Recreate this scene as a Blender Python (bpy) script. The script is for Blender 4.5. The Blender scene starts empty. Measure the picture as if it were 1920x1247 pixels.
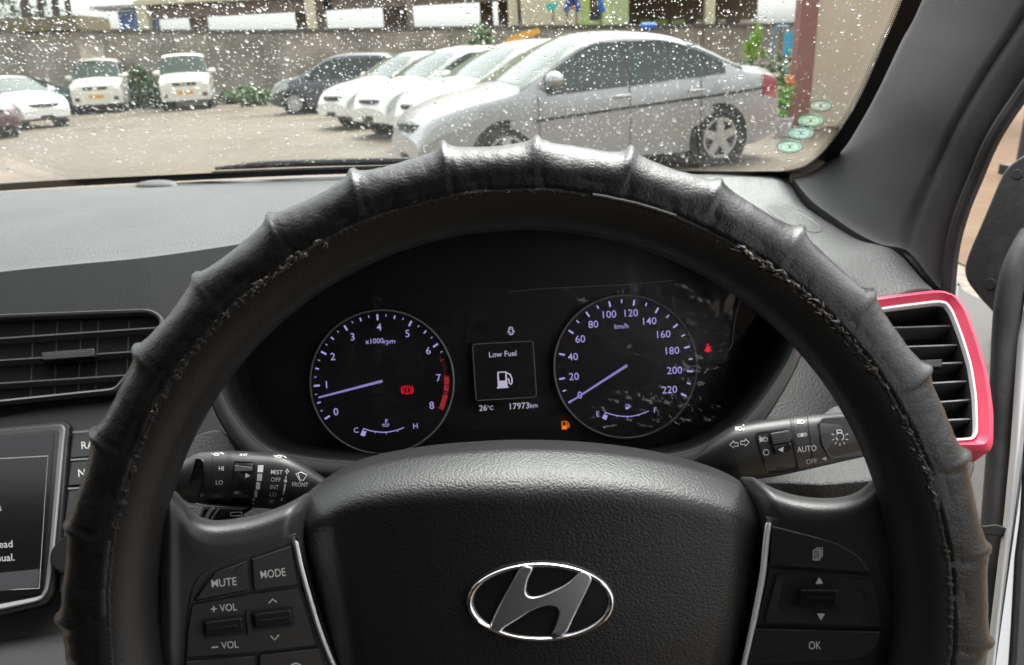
import bpy, bmesh, math, random
import numpy as np
from mathutils import Vector, Matrix, noise
random.seed(7)
SC = bpy.context.scene
COL = SC.collection

# ------------------------------------------------------------------ camera
F = 1387.0                      # focal length in photo pixels (photo 1920 x 1247)
CAM = Vector((0.0, 0.0, 1.30))
PITCH, ROLL = math.radians(20.4), math.radians(3.0)
FW = Vector((0, math.cos(PITCH), -math.sin(PITCH)))
_r0 = Vector((1, 0, 0)); _u0 = Vector((0, math.sin(PITCH), math.cos(PITCH)))
RT = _r0*math.cos(ROLL) - _u0*math.sin(ROLL)
UP = _r0*math.sin(ROLL) + _u0*math.cos(ROLL)
cam_d = bpy.data.cameras.new('camera'); cam = bpy.data.objects.new('camera', cam_d); COL.objects.link(cam)
m = Matrix((RT, UP, -FW)).transposed().to_4x4(); m.translation = CAM
cam.matrix_world = m
cam_d.sensor_fit = 'HORIZONTAL'; cam_d.sensor_width = 36.0; cam_d.lens = F/1920*36
cam_d.clip_start = 0.02; cam_d.clip_end = 2000
cam_d.dof.use_dof = True; cam_d.dof.focus_distance = 0.43; cam_d.dof.aperture_fstop = 15.0
SC.camera = cam
# ------------------------------------------------------------------ sky, sun, exposure
EXPO = 2.05
SUN_EL, SUN_AZ = math.radians(62), math.radians(25)
world = bpy.data.worlds.new('World'); SC.world = world; world.use_nodes = True
wn = world.node_tree; wn.nodes.clear()
sky = wn.nodes.new('ShaderNodeTexSky'); sky.sky_type = 'NISHITA'; sky.sun_disc = False
sky.sun_elevation = SUN_EL; sky.sun_rotation = SUN_AZ
sky.air_density = 1.0; sky.dust_density = 6.0; sky.ozone_density = 1.0
hs = wn.nodes.new('ShaderNodeHueSaturation'); hs.inputs['Saturation'].default_value = 0.12
bg = wn.nodes.new('ShaderNodeBackground'); bg.inputs['Strength'].default_value = 0.15
wo = wn.nodes.new('ShaderNodeOutputWorld')
wn.links.new(sky.outputs[0], hs.inputs['Color']); wn.links.new(hs.outputs[0], bg.inputs['Color']); wn.links.new(bg.outputs[0], wo.inputs['Surface'])
sl = bpy.data.lights.new('sun', 'SUN'); sl.energy = .5; sl.angle = math.radians(40); sl.color = (1, .97, .93)
so = bpy.data.objects.new('sun', sl); COL.objects.link(so)
_sd = Vector((math.sin(SUN_AZ)*math.cos(SUN_EL), math.cos(SUN_AZ)*math.cos(SUN_EL), math.sin(SUN_EL)))
so.rotation_euler = _sd.to_track_quat('Z', 'Y').to_euler(); so.location = (0, 0, 30)
SC.view_settings.view_transform = 'Standard'; SC.view_settings.look = 'None'
SC.view_settings.gamma = 1; SC.view_settings.exposure = EXPO
SC.cycles.use_denoising = True
SC.cycles.max_bounces = 10; SC.cycles.transparent_max_bounces = 24; SC.cycles.transmission_bounces = 8
SC.cycles.caustics_reflective = False; SC.cycles.caustics_refractive = False
SC.cycles.sample_clamp_indirect = 6

# ------------------------------------------------------------------ projection helpers
def ray(px, py): return FW + RT*((px-960)/F) - UP*((py-623.5)/F)
def U(px, py, d): return CAM + ray(px, py)*d
def G(px, py, z=0.0):           # where the sight line of a photo pixel meets the ground
    r = ray(px, py); t = (z-CAM.z)/r.z
    return CAM + r*t
def AT(px, py, Y):              # the point on the sight line at world distance Y
    r = ray(px, py); return CAM + r*(Y/r.y)
def flat(d): return lambda px, py, off=0.0: U(px, py, d-off)
class Plane:
    def __init__(s, a, b, c):
        A, B, Cc = (U(*q) for q in (a, b, c))
        s.p = A; n = (B-A).cross(Cc-A).normalized()
        s.n = n if n.dot(CAM-A) > 0 else -n
    def __call__(s, px, py, off=0.0):
        r = ray(px, py); t = (s.p-CAM).dot(s.n)/r.dot(s.n)
        return CAM + r*t + s.n*off
def level(z): return lambda px, py, off=0.0: G(px, py, z)
def lerp(a, b, t): return a+(b-a)*t
def tab(pts, x):
    if x <= pts[0][0]: return pts[0][1]
    for (x0, y0), (x1, y1) in zip(pts, pts[1:]):
        if x <= x1: return y0+(y1-y0)*(x-x0)/(x1-x0)
    return pts[-1][1]
def stab(pts, x):               # smooth table
    n = len(pts)
    if x <= pts[0][0]: return pts[0][1]
    if x >= pts[-1][0]: return pts[-1][1]
    for i in range(n-1):
        if x <= pts[i+1][0]:
            x0, y0 = pts[i]; x1, y1 = pts[i+1]; h = x1-x0; t = (x-x0)/h
            m0 = (y1-pts[i-1][1])/(x1-pts[i-1][0])*h if i else (y1-y0)
            m1 = (pts[i+2][1]-y0)/(pts[i+2][0]-x0)*h if i+2 < n else (y1-y0)
            t2, t3 = t*t, t*t*t
            return (2*t3-3*t2+1)*y0+(t3-2*t2+t)*m0+(-2*t3+3*t2)*y1+(t3-t2)*m1
def cr(pts, n=8, closed=False):
    out = []; N = len(pts)
    for i in range(N if closed else N-1):
        P = [pts[(i+k) % N] if closed else pts[min(max(i+k, 0), N-1)] for k in (-1, 0, 1, 2)]
        for j in range(n):
            t = j/n
            out.append(tuple(.5*(2*P[1][k]+(P[2][k]-P[0][k])*t+(2*P[0][k]-5*P[1][k]+4*P[2][k]-P[3][k])*t*t+(3*P[1][k]-P[0][k]-3*P[2][k]+P[3][k])*t**3) for k in range(len(P[1]))))
    if not closed: out.append(tuple(pts[-1]))
    return out
def rounded(pts, r, n=5):       # round the corners of a polygon
    out = []; N = len(pts)
    for i in range(N):
        p, a, b = Vector(pts[i][:2]), Vector(pts[i-1][:2]), Vector(pts[(i+1) % N][:2])
        rr = r[i] if isinstance(r, (list, tuple)) else r
        da, db = (a-p), (b-p); q = min(rr, da.length*.48, db.length*.48)
        if q < .01: out.append((p.x, p.y)); continue
        s, e = p+da.normalized()*q, p+db.normalized()*q
        for k in range(n+1):
            t = k/n; v = s*(1-t)**2+p*2*t*(1-t)+e*t*t; out.append((v.x, v.y))
    return out
def rrect(cx, cy, w, h, r=3, rot=0, n=5):
    c, s = math.cos(math.radians(rot)), -math.sin(math.radians(rot))
    P = [(-w/2, -h/2), (w/2, -h/2), (w/2, h/2), (-w/2, h/2)]
    return rounded([(cx+x*c-y*s, cy+x*s+y*c) for x, y in P], r, n)
def ellipse(cx, cy, rx, ry, n=48, rot=0):
    c, s = math.cos(math.radians(rot)), -math.sin(math.radians(rot))
    return [(cx+rx*math.cos(a)*c-ry*math.sin(a)*s, cy+rx*math.cos(a)*s+ry*math.sin(a)*c) for a in (2*math.pi*i/n for i in range(n))]
def resample(pts, n, closed=True):
    P = [Vector(p) for p in pts]+([Vector(pts[0])] if closed else [])
    L = [0.0]
    for a, b in zip(P, P[1:]): L.append(L[-1]+(b-a).length)
    out = []; j = 0
    for i in range(n):
        t = L[-1]*i/(n if closed else n-1)
        while j < len(L)-2 and L[j+1] < t: j += 1
        k = (t-L[j])/max(L[j+1]-L[j], 1e-9); out.append(tuple(P[j].lerp(P[j+1], min(k, 1))))
    return out
def area2(p): return sum(p[i-1][0]*p[i][1]-p[i][0]*p[i-1][1] for i in range(len(p)))
def inset(pts, d):
    s = 1 if area2(pts) > 0 else -1; out = []; N = len(pts)
    for i in range(N):
        p, a, b = Vector(pts[i][:2]), Vector(pts[i-1][:2]), Vector(pts[(i+1) % N][:2])
        e1, e2 = (p-a), (b-p)
        if e1.length < 1e-6: e1 = e2
        if e2.length < 1e-6: e2 = e1
        n1 = Vector((-e1.y, e1.x)).normalized()*s; n2 = Vector((-e2.y, e2.x)).normalized()*s
        n = n1+n2
        if n.length < 1e-6: n = n1
        n.normalize(); k = d/max(n.dot(n1), .55)
        out.append((p.x+n.x*k, p.y+n.y*k))
    return out

# ------------------------------------------------------------------ mesh building
class MB:
    def __init__(s): s.v = []; s.f = []; s.m = []
    def add(s, pts):
        i = len(s.v); s.v.extend(pts); return i
    def face(s, idx, m=0): s.f.append(tuple(idx)); s.m.append(m)
    def grid(s, rows, cu=False, cv=False, m=0):
        nr, nc = len(rows), len(rows[0]); b = s.add([p for r in rows for p in r])
        for i in range(nr if cv else nr-1):
            for j in range(nc if cu else nc-1):
                i2, j2 = (i+1) % nr, (j+1) % nc
                s.face((b+i*nc+j, b+i*nc+j2, b+i2*nc+j2, b+i2*nc+j), m)
        return b
    def ngon(s, pts, m=0):
        b = s.add(pts); s.face(range(b, b+len(pts)), m)
    def loft(s, rows, caps=True, m=0):
        b = s.grid(rows, cu=True, m=m); n = len(rows[0])
        if caps:
            s.face(range(b+n-1, b-1, -1), m); e = b+(len(rows)-1)*n; s.face(range(e, e+n), m)
    def slab(s, pts, S, t, bev=0.0, bh=None, nb=3, m=0, base=0.0):
        bh = t*.5 if bh is None else bh
        t = base+t
        rows = [[S(x, y, base) for x, y in pts]]
        if bev <= 0: rows.append([S(x, y, t) for x, y in pts])
        else:
            for k in range(nb+1):
                a = math.pi/2*k/nb
                rows.append([S(x, y, t-bh*(1-math.sin(a))) for x, y in inset(pts, bev*(1-math.cos(a)))])
        s.loft(rows, True, m)
    def frame(s, outer, inner, S, prof, n=160, m=0):   # prof: list of (0..1 from outer to inner, height)
        o, i_ = resample(outer, n), resample(inner, n)
        rows = [[S(lerp(a[0], b[0], t), lerp(a[1], b[1], t), h) for a, b in zip(o, i_)] for t, h in prof]
        s.grid(rows, cu=True, cv=True, m=m)
    def tube(s, path, rad, n=10, m=0, caps=True):
        P = [Vector(p) for p in path]; rows = []; N = len(P); prev = None
        for i, p in enumerate(P):
            t = (P[min(i+1, N-1)]-P[max(i-1, 0)]).normalized()
            if prev is None: u = t.orthogonal().normalized()
            else: u = (prev-t*prev.dot(t)).normalized()
            prev = u; w = t.cross(u); r = rad[i] if isinstance(rad, (list, tuple)) else rad
            rows.append([p+(u*math.cos(a)+w*math.sin(a))*r for a in (2*math.pi*k/n for k in range(n))])
        s.loft(rows, caps, m)
    def box(s, c, size, rz=0.0, m=0, taper=1.0):
        c = Vector(c); x, y, z = (q/2 for q in size); R = Matrix.Rotation(rz, 3, 'Z')
        P = [c+R@Vector((sx*x*(taper if sz > 0 else 1), sy*y*(taper if sz > 0 else 1), sz*z)) for sz in (-1, 1) for sx, sy in ((-1, -1), (1, -1), (1, 1), (-1, 1))]
        b = s.add(P)
        for f in ((3, 2, 1, 0), (4, 5, 6, 7), (0, 1, 5, 4), (1, 2, 6, 5), (2, 3, 7, 6), (3, 0, 4, 7)): s.face([b+k for k in f], m)
    def disc_lathe(s, c, axis, prof, n=28, m=0, caps=True):       # prof: (radius, along axis)
        c = Vector(c); ax = Vector(axis).normalized(); u = ax.orthogonal().normalized(); w = ax.cross(u)
        rows = [[c+ax*h+(u*math.cos(a)+w*math.sin(a))*r for a in (2*math.pi*k/n for k in range(n))] for r, h in prof]
        s.loft(rows, caps, m)
    def build(s, name, mats, parent=None, angle=35, recalc=True, smooth=True, bevel=0):
        me = bpy.data.meshes.new(name)
        root = parent
        while root is not None and root.parent is not None: root = root.parent
        o0 = root.location if root is not None else Vector((0, 0, 0))
        me.from_pydata([tuple(Vector(p)-o0) for p in s.v], [], s.f)
        if not isinstance(mats, (list, tuple)): mats = [mats]
        for q in mats: me.materials.append(q)
        me.polygons.foreach_set('material_index', s.m)
        me.validate(); me.update()
        if recalc:
            bm = bmesh.new(); bm.from_mesh(me); bmesh.ops.recalc_face_normals(bm, faces=bm.faces); bm.to_mesh(me); bm.free()
        if smooth:
            me.shade_smooth()
            if angle < 180: me.set_sharp_from_angle(angle=math.radians(angle))
        o = bpy.data.objects.new(name, me); COL.objects.link(o)
        if parent is not None: o.parent = parent
        if smooth and angle < 180 and any(len(f) > 4 for f in s.f) and len(s.f) < 4000:
            w = o.modifiers.new('weighted', 'WEIGHTED_NORMAL'); w.keep_sharp = True; w.weight = 100
        if bevel:
            b = o.modifiers.new('bevel', 'BEVEL'); b.width = bevel; b.segments = 2; b.limit_method = 'ANGLE'; b.angle_limit = math.radians(40)
        return o
def tag(o, label=None, cat=None, group=None, kind=None):
    for k, v in (('label', label), ('category', cat), ('group', group), ('kind', kind)):
        if v: o[k] = v
    return o
def outward(o, centre_of):      # make a sheet's normals point away from centre_of(point)
    me = o.data; r = o.parent
    while r.parent is not None: r = r.parent
    if sum(p.normal.dot(p.center+r.location-centre_of(p.center+r.location))*p.area for p in me.polygons) < 0: me.flip_normals()
class Onto:                     # the surface of a built mesh, found along the sight line of a photo pixel
    def __init__(s, o):
        from mathutils.bvhtree import BVHTree
        r = o.parent
        while r is not None and r.parent is not None: r = r.parent
        o0 = r.location if r is not None else Vector((0, 0, 0))
        s.t = BVHTree.FromPolygons([v.co+o0 for v in o.data.vertices], [tuple(p.vertices) for p in o.data.polygons])
    def __call__(s, px, py, off=0.0):
        d = ray(px, py).normalized(); h, n, _, _ = s.t.ray_cast(CAM, d)
        if h is None: return CAM+d*.8
        return h+(n if n.dot(d) < 0 else -n)*off
def thing(name, label, cat, loc=(0, 0, 0), group=None):
    o = bpy.data.objects.new(name, None); COL.objects.link(o); o.location = loc; o.empty_display_size = .05
    return tag(o, label, cat, group)
def solid(o, t, off=-1):        # give a sheet thickness on its far side
    me = o.data; o0 = o.parent.location if o.parent is not None else Vector((0, 0, 0))
    r = o.parent
    while r is not None and r.parent is not None: r = r.parent
    o0 = r.location if r is not None else o0
    if sum(p.normal.dot((CAM-(p.center+o0)).normalized())*p.area for p in me.polygons) < 0: me.flip_normals()
    md = o.modifiers.new('solid', 'SOLIDIFY'); md.thickness = t; md.offset = off; return o

_font = {}
def glyphs(txt, spacing=1.0, bold=0.0):
    key = (txt, spacing, bold)
    if key not in _font:
        cu = bpy.data.curves.new('t', 'FONT'); cu.body = txt; cu.size = 1; cu.space_character = spacing; cu.resolution_u = 3; cu.offset = bold
        o = bpy.data.objects.new('t', cu); COL.objects.link(o)
        bpy.context.view_layer.update()
        me = bpy.data.meshes.new_from_object(o.evaluated_get(bpy.context.evaluated_depsgraph_get()))
        _font[key] = ([tuple(v.co[:2]) for v in me.vertices], [tuple(p.vertices) for p in me.polygons])
        bpy.data.objects.remove(o); bpy.data.curves.remove(cu); bpy.data.meshes.remove(me)
    return _font[key]
_cap = [None]
class Ink(MB):                  # printed or lit marks lying on a surface S
    def __init__(s, S, off=.00025): super().__init__(); s.S = S; s.off = off
    def P(s, x, y): return s.S(x, y, s.off)
    def text(s, txt, cx, cy, cap, rot=0, w=None, sx=1.0, bold=.012, align='c', m=0):
        if _cap[0] is None: _cap[0] = max(y for x, y in glyphs('H')[0])
        v, f = glyphs(txt, 1.0, bold*.25)
        if not v: return
        x0, x1 = min(p[0] for p in v), max(p[0] for p in v)
        k = cap/_cap[0]; kx = k*sx if w is None else w/(x1-x0)
        ox = (x0+x1)/2 if align == 'c' else (x0 if align == 'l' else x1)
        c, sn = math.cos(math.radians(rot)), math.sin(math.radians(rot))
        b = len(s.v)
        for x, y in v:
            dx, dy = (x-ox)*kx, -(y-_cap[0]/2)*k
            s.v.append(s.P(cx+dx*c+dy*sn, cy-dx*sn+dy*c))
        for q in f: s.face([b+i for i in q], m)
    def poly(s, pts, m=0): s.ngon([s.P(x, y) for x, y in pts], m)
    def stroke(s, pts, w, closed=False, m=0):
        P = [Vector(p) for p in pts]; N = len(P); L, R = [], []
        for i in range(N):
            a = P[i-1] if (i or closed) else P[i]; b = P[(i+1) % N] if (i < N-1 or closed) else P[i]
            t = (b-a).normalized(); n = Vector((-t.y, t.x))*w/2
            L.append(P[i]+n); R.append(P[i]-n)
        s.grid([[s.P(*q) for q in L], [s.P(*q) for q in R]], cu=closed, m=m)
    def arc(s, cx, cy, r, a0, a1, w, n=24, ry=None, m=0):
        ry = ry or r; full = abs(a1-a0) >= 359.9
        A = [math.radians(lerp(a0, a1, i/(n if full else n-1))) for i in range(n)]
        s.stroke([(cx+r*math.sin(a), cy-ry*math.cos(a)) for a in A], w, full, m)
    def make(s, name, mat, parent): return s.build(name, mat, parent, smooth=False, recalc=False)

# ------------------------------------------------------------------ materials
def mat(name, color, rough=.5, metal=0.0, bumps=(), spec=.5, coat=0.0, emit=None, estr=1.0, var=None, alpha=None, rvar=None, stretch=None):
    mt = bpy.data.materials.new(name); mt.use_nodes = True; nt = mt.node_tree; bs = nt.nodes['Principled BSDF']
    if not hasattr(color, '__len__'): color = (color,)*3
    bs.inputs['Base Color'].default_value = (*color, 1); bs.inputs['Roughness'].default_value = rough
    bs.inputs['Metallic'].default_value = metal; bs.inputs['Specular IOR Level'].default_value = spec
    bs.inputs['Coat Weight'].default_value = coat; bs.inputs['Coat Roughness'].default_value = .05
    if emit is not None:
        bs.inputs['Emission Color'].default_value = (*emit, 1); bs.inputs['Emission Strength'].default_value = estr
    N = nt.nodes; Lk = nt.links
    co = N.new('ShaderNodeTexCoord'); src = co.outputs['Object']
    if stretch:
        mp = N.new('ShaderNodeMapping'); mp.inputs['Scale'].default_value = stretch; Lk.new(src, mp.inputs['Vector']); src = mp.outputs[0]
    prev = None
    for b in bumps:             # (kind, scale, strength, distance)
        kind, sc, st, di = b[:4]
        if kind == 'cell' or kind == 'crack':
            v = N.new('ShaderNodeTexVoronoi'); v.inputs['Scale'].default_value = sc
            if kind == 'crack':
                v.feature = 'DISTANCE_TO_EDGE'
                rp = N.new('ShaderNodeMapRange'); rp.inputs[1].default_value = 0; rp.inputs[2].default_value = .18
                nz = N.new('ShaderNodeTexNoise'); nz.inputs['Scale'].default_value = sc*.8
                ad = N.new('ShaderNodeMixRGB'); ad.inputs[0].default_value = .35/sc; ad.blend_type = 'ADD'
                Lk.new(src, ad.inputs[1]); Lk.new(src, nz.inputs['Vector']); Lk.new(nz.outputs['Color'], ad.inputs[2]); Lk.new(ad.outputs[0], v.inputs['Vector'])
                Lk.new(v.outputs['Distance'], rp.inputs[0]); hgt = rp.outputs[0]
            else:
                v.feature = 'SMOOTH_F1'; v.inputs['Smoothness'].default_value = .35
                Lk.new(src, v.inputs['Vector'])
                iv = N.new('ShaderNodeMath'); iv.operation = 'MULTIPLY'; iv.inputs[1].default_value = -1; Lk.new(v.outputs['Distance'], iv.inputs[0]); hgt = iv.outputs[0]
        elif kind == 'wave':
            v = N.new('ShaderNodeTexWave'); v.inputs['Scale'].default_value = sc; v.bands_direction = b[4] if len(b) > 4 else 'X'; Lk.new(src, v.inputs['Vector']); hgt = v.outputs['Color']
        else:
            v = N.new('ShaderNodeTexNoise'); v.inputs['Scale'].default_value = sc; v.inputs['Detail'].default_value = 4; Lk.new(src, v.inputs['Vector']); hgt = v.outputs[0]
        bp = N.new('ShaderNodeBump'); bp.inputs['Strength'].default_value = st; bp.inputs['Distance'].default_value = di
        Lk.new(hgt, bp.inputs['Height'])
        if prev: Lk.new(prev, bp.inputs['Normal'])
        prev = bp.outputs[0]
    if prev: Lk.new(prev, bs.inputs['Normal'])
    if var:                     # (scale, second colour, low, high)
        sc, c2, lo, hi = var
        nz = N.new('ShaderNodeTexNoise'); nz.inputs['Scale'].default_value = sc; nz.inputs['Detail'].default_value = 6; nz.inputs['Roughness'].default_value = .65
        Lk.new(src, nz.inputs['Vector'])
        rp = N.new('ShaderNodeMapRange'); rp.inputs[1].default_value = lo; rp.inputs[2].default_value = hi; Lk.new(nz.outputs[0], rp.inputs[0])
        mx = N.new('ShaderNodeMixRGB'); mx.inputs[1].default_value = (*color, 1); mx.inputs[2].default_value = (*c2, 1)
        Lk.new(rp.outputs[0], mx.inputs[0]); Lk.new(mx.outputs[0], bs.inputs['Base Color'])
    if rvar:                    # (scale, second roughness, low, high)
        sc, r2, lo, hi = rvar
        nz = N.new('ShaderNodeTexNoise'); nz.inputs['Scale'].default_value = sc; nz.inputs['Detail'].default_value = 5; Lk.new(src, nz.inputs['Vector'])
        rp = N.new('ShaderNodeMapRange'); rp.inputs[1].default_value = lo; rp.inputs[2].default_value = hi
        rp.inputs[3].default_value = rough; rp.inputs[4].default_value = r2
        Lk.new(nz.outputs[0], rp.inputs[0]); Lk.new(rp.outputs[0], bs.inputs['Roughness'])
    return mt
def clear(name, tint=(1, 1, 1), ior=1.45, rough=0.0, add=0.0, cover=None):   # a thin clear sheet: transparent, with a mirror-like surface
    mt = bpy.data.materials.new(name); mt.use_nodes = True; nt = mt.node_tree; nt.nodes.clear(); N, L = nt.nodes, nt.links
    tr = N.new('ShaderNodeBsdfTransparent'); tr.inputs[0].default_value = (*tint, 1)
    gl = N.new('ShaderNodeBsdfGlossy'); gl.inputs['Roughness'].default_value = rough; gl.inputs['Color'].default_value = (1, 1, 1, 1)
    fr = N.new('ShaderNodeFresnel'); ge = N.new('ShaderNodeNewGeometry'); im = N.new('ShaderNodeMapRange')   # same mirror strength from both faces
    im.inputs[3].default_value = ior; im.inputs[4].default_value = 1/ior; L.new(ge.outputs['Backfacing'], im.inputs[0]); L.new(im.outputs[0], fr.inputs[0])
    mx = N.new('ShaderNodeMixShader'); out = N.new('ShaderNodeOutputMaterial')
    if add:
        ad = N.new('ShaderNodeMath'); ad.operation = 'ADD'; ad.inputs[1].default_value = add; L.new(fr.outputs[0], ad.inputs[0]); L.new(ad.outputs[0], mx.inputs[0])
    else: L.new(fr.outputs[0], mx.inputs[0])
    L.new(tr.outputs[0], mx.inputs[1]); L.new(gl.outputs[0], mx.inputs[2]); L.new(mx.outputs[0], out.inputs[0])
    return mt
def water_mat(name):
    mt = bpy.data.materials.new(name); mt.use_nodes = True; nt = mt.node_tree; nt.nodes.clear(); N, L = nt.nodes, nt.links
    g = N.new('ShaderNodeBsdfGlass'); g.inputs['IOR'].default_value = 1.33; g.inputs['Roughness'].default_value = 0
    out = N.new('ShaderNodeOutputMaterial'); L.new(g.outputs[0], out.inputs[0]); return mt
M = {}
M['cover'] = mat('cover_leather', .0085, .30, spec=.42, bumps=(('crack', 430, .17, .0004), ('noise', 90, .15, .002)), rvar=(60, .40, .35, .7))
M['cover_edge'] = mat('cover_edge', (.014, .013, .012), .75, bumps=(('noise', 900, .9, .001),), var=(260, (.16, .12, .085), .68, .80))
M['rim'] = mat('rim_leather', .009, .45, bumps=(('noise', 1500, .25, .0003), ('cell', 900, .2, .0003)))
M['spoke'] = mat('spoke_plastic', .023, .42, bumps=(('cell', 1100, .22, .0003),))
M['pad'] = mat('pad_grain', .0105, .42, bumps=(('cell', 820, .32, .00055),), stretch=(1, 1, 1.25))
M['button'] = mat('button_plastic', .021, .42, bumps=(('noise', 3000, .12, .0002),))
M['gloss'] = mat('gloss_black', .012, .2)
M['chrome'] = mat('chrome', (.75, .75, .77), .07, 1.0)
M['satin'] = mat('satin_silver', (.42, .42, .43), .38, 1.0)
M['strip'] = mat('strip_silver', (.66, .66, .67), .38, .1)
M['silver_paint'] = mat('silver_plastic', (.17, .17, .175), .40, .1)
M['print'] = mat('white_print', .62, .6)
M['printdim'] = mat('grey_print', .30, .6)
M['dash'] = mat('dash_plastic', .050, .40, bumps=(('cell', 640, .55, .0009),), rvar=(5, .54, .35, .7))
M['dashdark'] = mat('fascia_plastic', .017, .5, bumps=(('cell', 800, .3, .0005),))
M['grain'] = mat('grained_plastic', .013, .58, bumps=(('cell', 620, .4, .0007),))
M['panel'] = mat('grey_panel', .075, .45, bumps=(('noise', 2500, .1, .0002),))
M['trimgrey'] = mat('hood_trim', .085, .5, bumps=(('noise', 2500, .1, .0002),))
M['ring'] = mat('dial_ring', .42, .35)
M['black'] = mat('matt_black', .006, .7)
M['hood'] = mat('hood_inner', .010, .62, bumps=(('noise', 2500, .1, .0002),))
M['dial'] = mat('dial_black', .006, .45)
M['frit'] = mat('frit', .006, .5)
M['rubber'] = mat('rubber', .012, .6, bumps=(('noise', 200, .2, .001),), var=(25, (.05, .05, .05), .5, .8))
M['pillar'] = mat('pillar_cloth', .037, .75, bumps=(('noise', 2200, .5, .0004), ('wave', 260, .25, .0006, 'DIAGONAL')))
M['red'] = mat('red_frame', (.66, .040, .095), .42, coat=.1, bumps=(('noise', 1800, .08, .0002),))
M['white_line'] = mat('white_line', .75, .4)
M['vent'] = mat('vent_slat', .055, .38)
M['ventdark'] = mat('vent_inside', .004, .8, spec=.12)
M['carwhite'] = mat('white_door_paint', (.44, .445, .445), .25, coat=.6)
def lit(name, srgb):            # a lamp-lit mark, given by the brightness it shows in the photograph
    c = [((v/255+.055)/1.055)**2.4 if v > 10 else v/255/12.92 for v in srgb]; k = 2**-EXPO
    return mat(name, .012, .5, emit=c, estr=k)
M['lilac'] = lit('lit_lilac', (168, 155, 224)); M['lilacw'] = lit('lit_needle', (138, 126, 190)); M['litwhite'] = lit('lit_white', (188, 180, 205))
M['litred'] = lit('lit_red', (225, 10, 40)); M['litdimred'] = lit('lit_dim_red', (105, 30, 30)); M['redline'] = lit('lit_redline', (150, 32, 36)); M['litamber'] = lit('lit_amber', (245, 130, 20))
M['litscreen'] = lit('lit_text', (200, 200, 205)); M['litgrey'] = lit('lit_bar', (44, 44, 48))
M['screen'] = mat('screen_glass', .004, .18)
M['glass'] = clear('windscreen_glass', (.93, .955, .94), 1.45)
M['lens'] = clear('cluster_lens', (.97, .97, .97), 1.12)
M['film'] = clear('film', (.98, .98, .98), 1.42, .06)
M['water'] = water_mat('rain_water')
# ================================================================== windscreen, frit, stickers, rain
WS = Plane((320, 338, 1.045), (1490, 327, .845), (960, 0, .62))
ws = thing('windscreen', 'raked windscreen glass speckled with rain above the dashboard', 'windscreen', U(760, 335, .98))
gl_out = cr([(-420, 385), (0, 352), (320, 334), (640, 321), (960, 317), (1330, 323), (1478, 322)], 6)
gl_out = gl_out + cr([(1490, 319), (1530, 292), (1572, 248), (1608, 190), (1650, 95), (1690, 0), (1790, -260), (1880, -520)], 6)[1:] + [(900, -620), (-900, -560), (-900, 440)]
b = MB(); b.slab(gl_out, WS, .004, base=-.004); b.build('glass', M['glass'], ws, angle=30)
# black printed border: bottom strip and pillar-side strip, with its dotted fading edge
bot = cr([(-420, 392), (0, 357), (320, 339), (640, 325), (960, 321), (1330, 326), (1488, 325)], 8)
bot_in = cr([(-420, 377), (0, 344), (320, 327), (640, 315), (960, 312), (1330, 320), (1470, 320)], 8)
side_in = cr([(1472, 321), (1506, 312), (1540, 287), (1577, 240), (1613, 180), (1652, 92), (1691, 0), (1786, -260)], 8)
side_out = cr([(1488, 345), (1530, 330), (1580, 280), (1618, 220), (1650, 160), (1690, 75), (1728, 0), (1830, -260)], 8)
b = MB()
b.grid([[WS(x, y, .0012) for x, y in bot], [WS(x, y, .0012) for x, y in bot_in]])
b.grid([[WS(x, y, .0012) for x, y in side_in], [WS(x, y, .0012) for x, y in side_out]])
b.grid([[WS(x, y, .0006) for x, y in ((1430, 322), (1545, 322))], [WS(x, y, .0006) for x, y in ((1430, 345), (1545, 352))]])
fb = b.build('black_border', M['frit'], ws, smooth=False)
solid(fb, .0008)
b = MB()
P = resample(side_in, 150, False)
for k in range(len(P)-1):
    tx, ty = P[k+1][0]-P[k][0], P[k+1][1]-P[k][1]; L_ = math.hypot(tx, ty); nx, ny = ty/L_, -tx/L_
    for row, (dd, rr) in enumerate(((2.2, 1.9), (6.0, 1.45), (9.4, 1.0))):
        q = (row % 2)*.5
        cx, cy = P[k][0]+tx*q-abs(nx)*dd, P[k][1]+ty*q-abs(ny)*dd
        b.ngon([WS(x, y, .0012) for x, y in ellipse(cx, cy, rr, rr, 8)])
b.build('border_dots', M['frit'], ws, smooth=False)['kind'] = 'stuff'
# rubber bead along the bottom of the glass
b = MB(); b.tube([WS(x, y+4, .004) for x, y in cr([(-420, 392), (0, 359), (320, 341), (640, 327), (960, 323), (1330, 328), (1480, 328)], 8)], .0035, 8); b.build('lower_seal', M['rubber'], ws)

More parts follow.
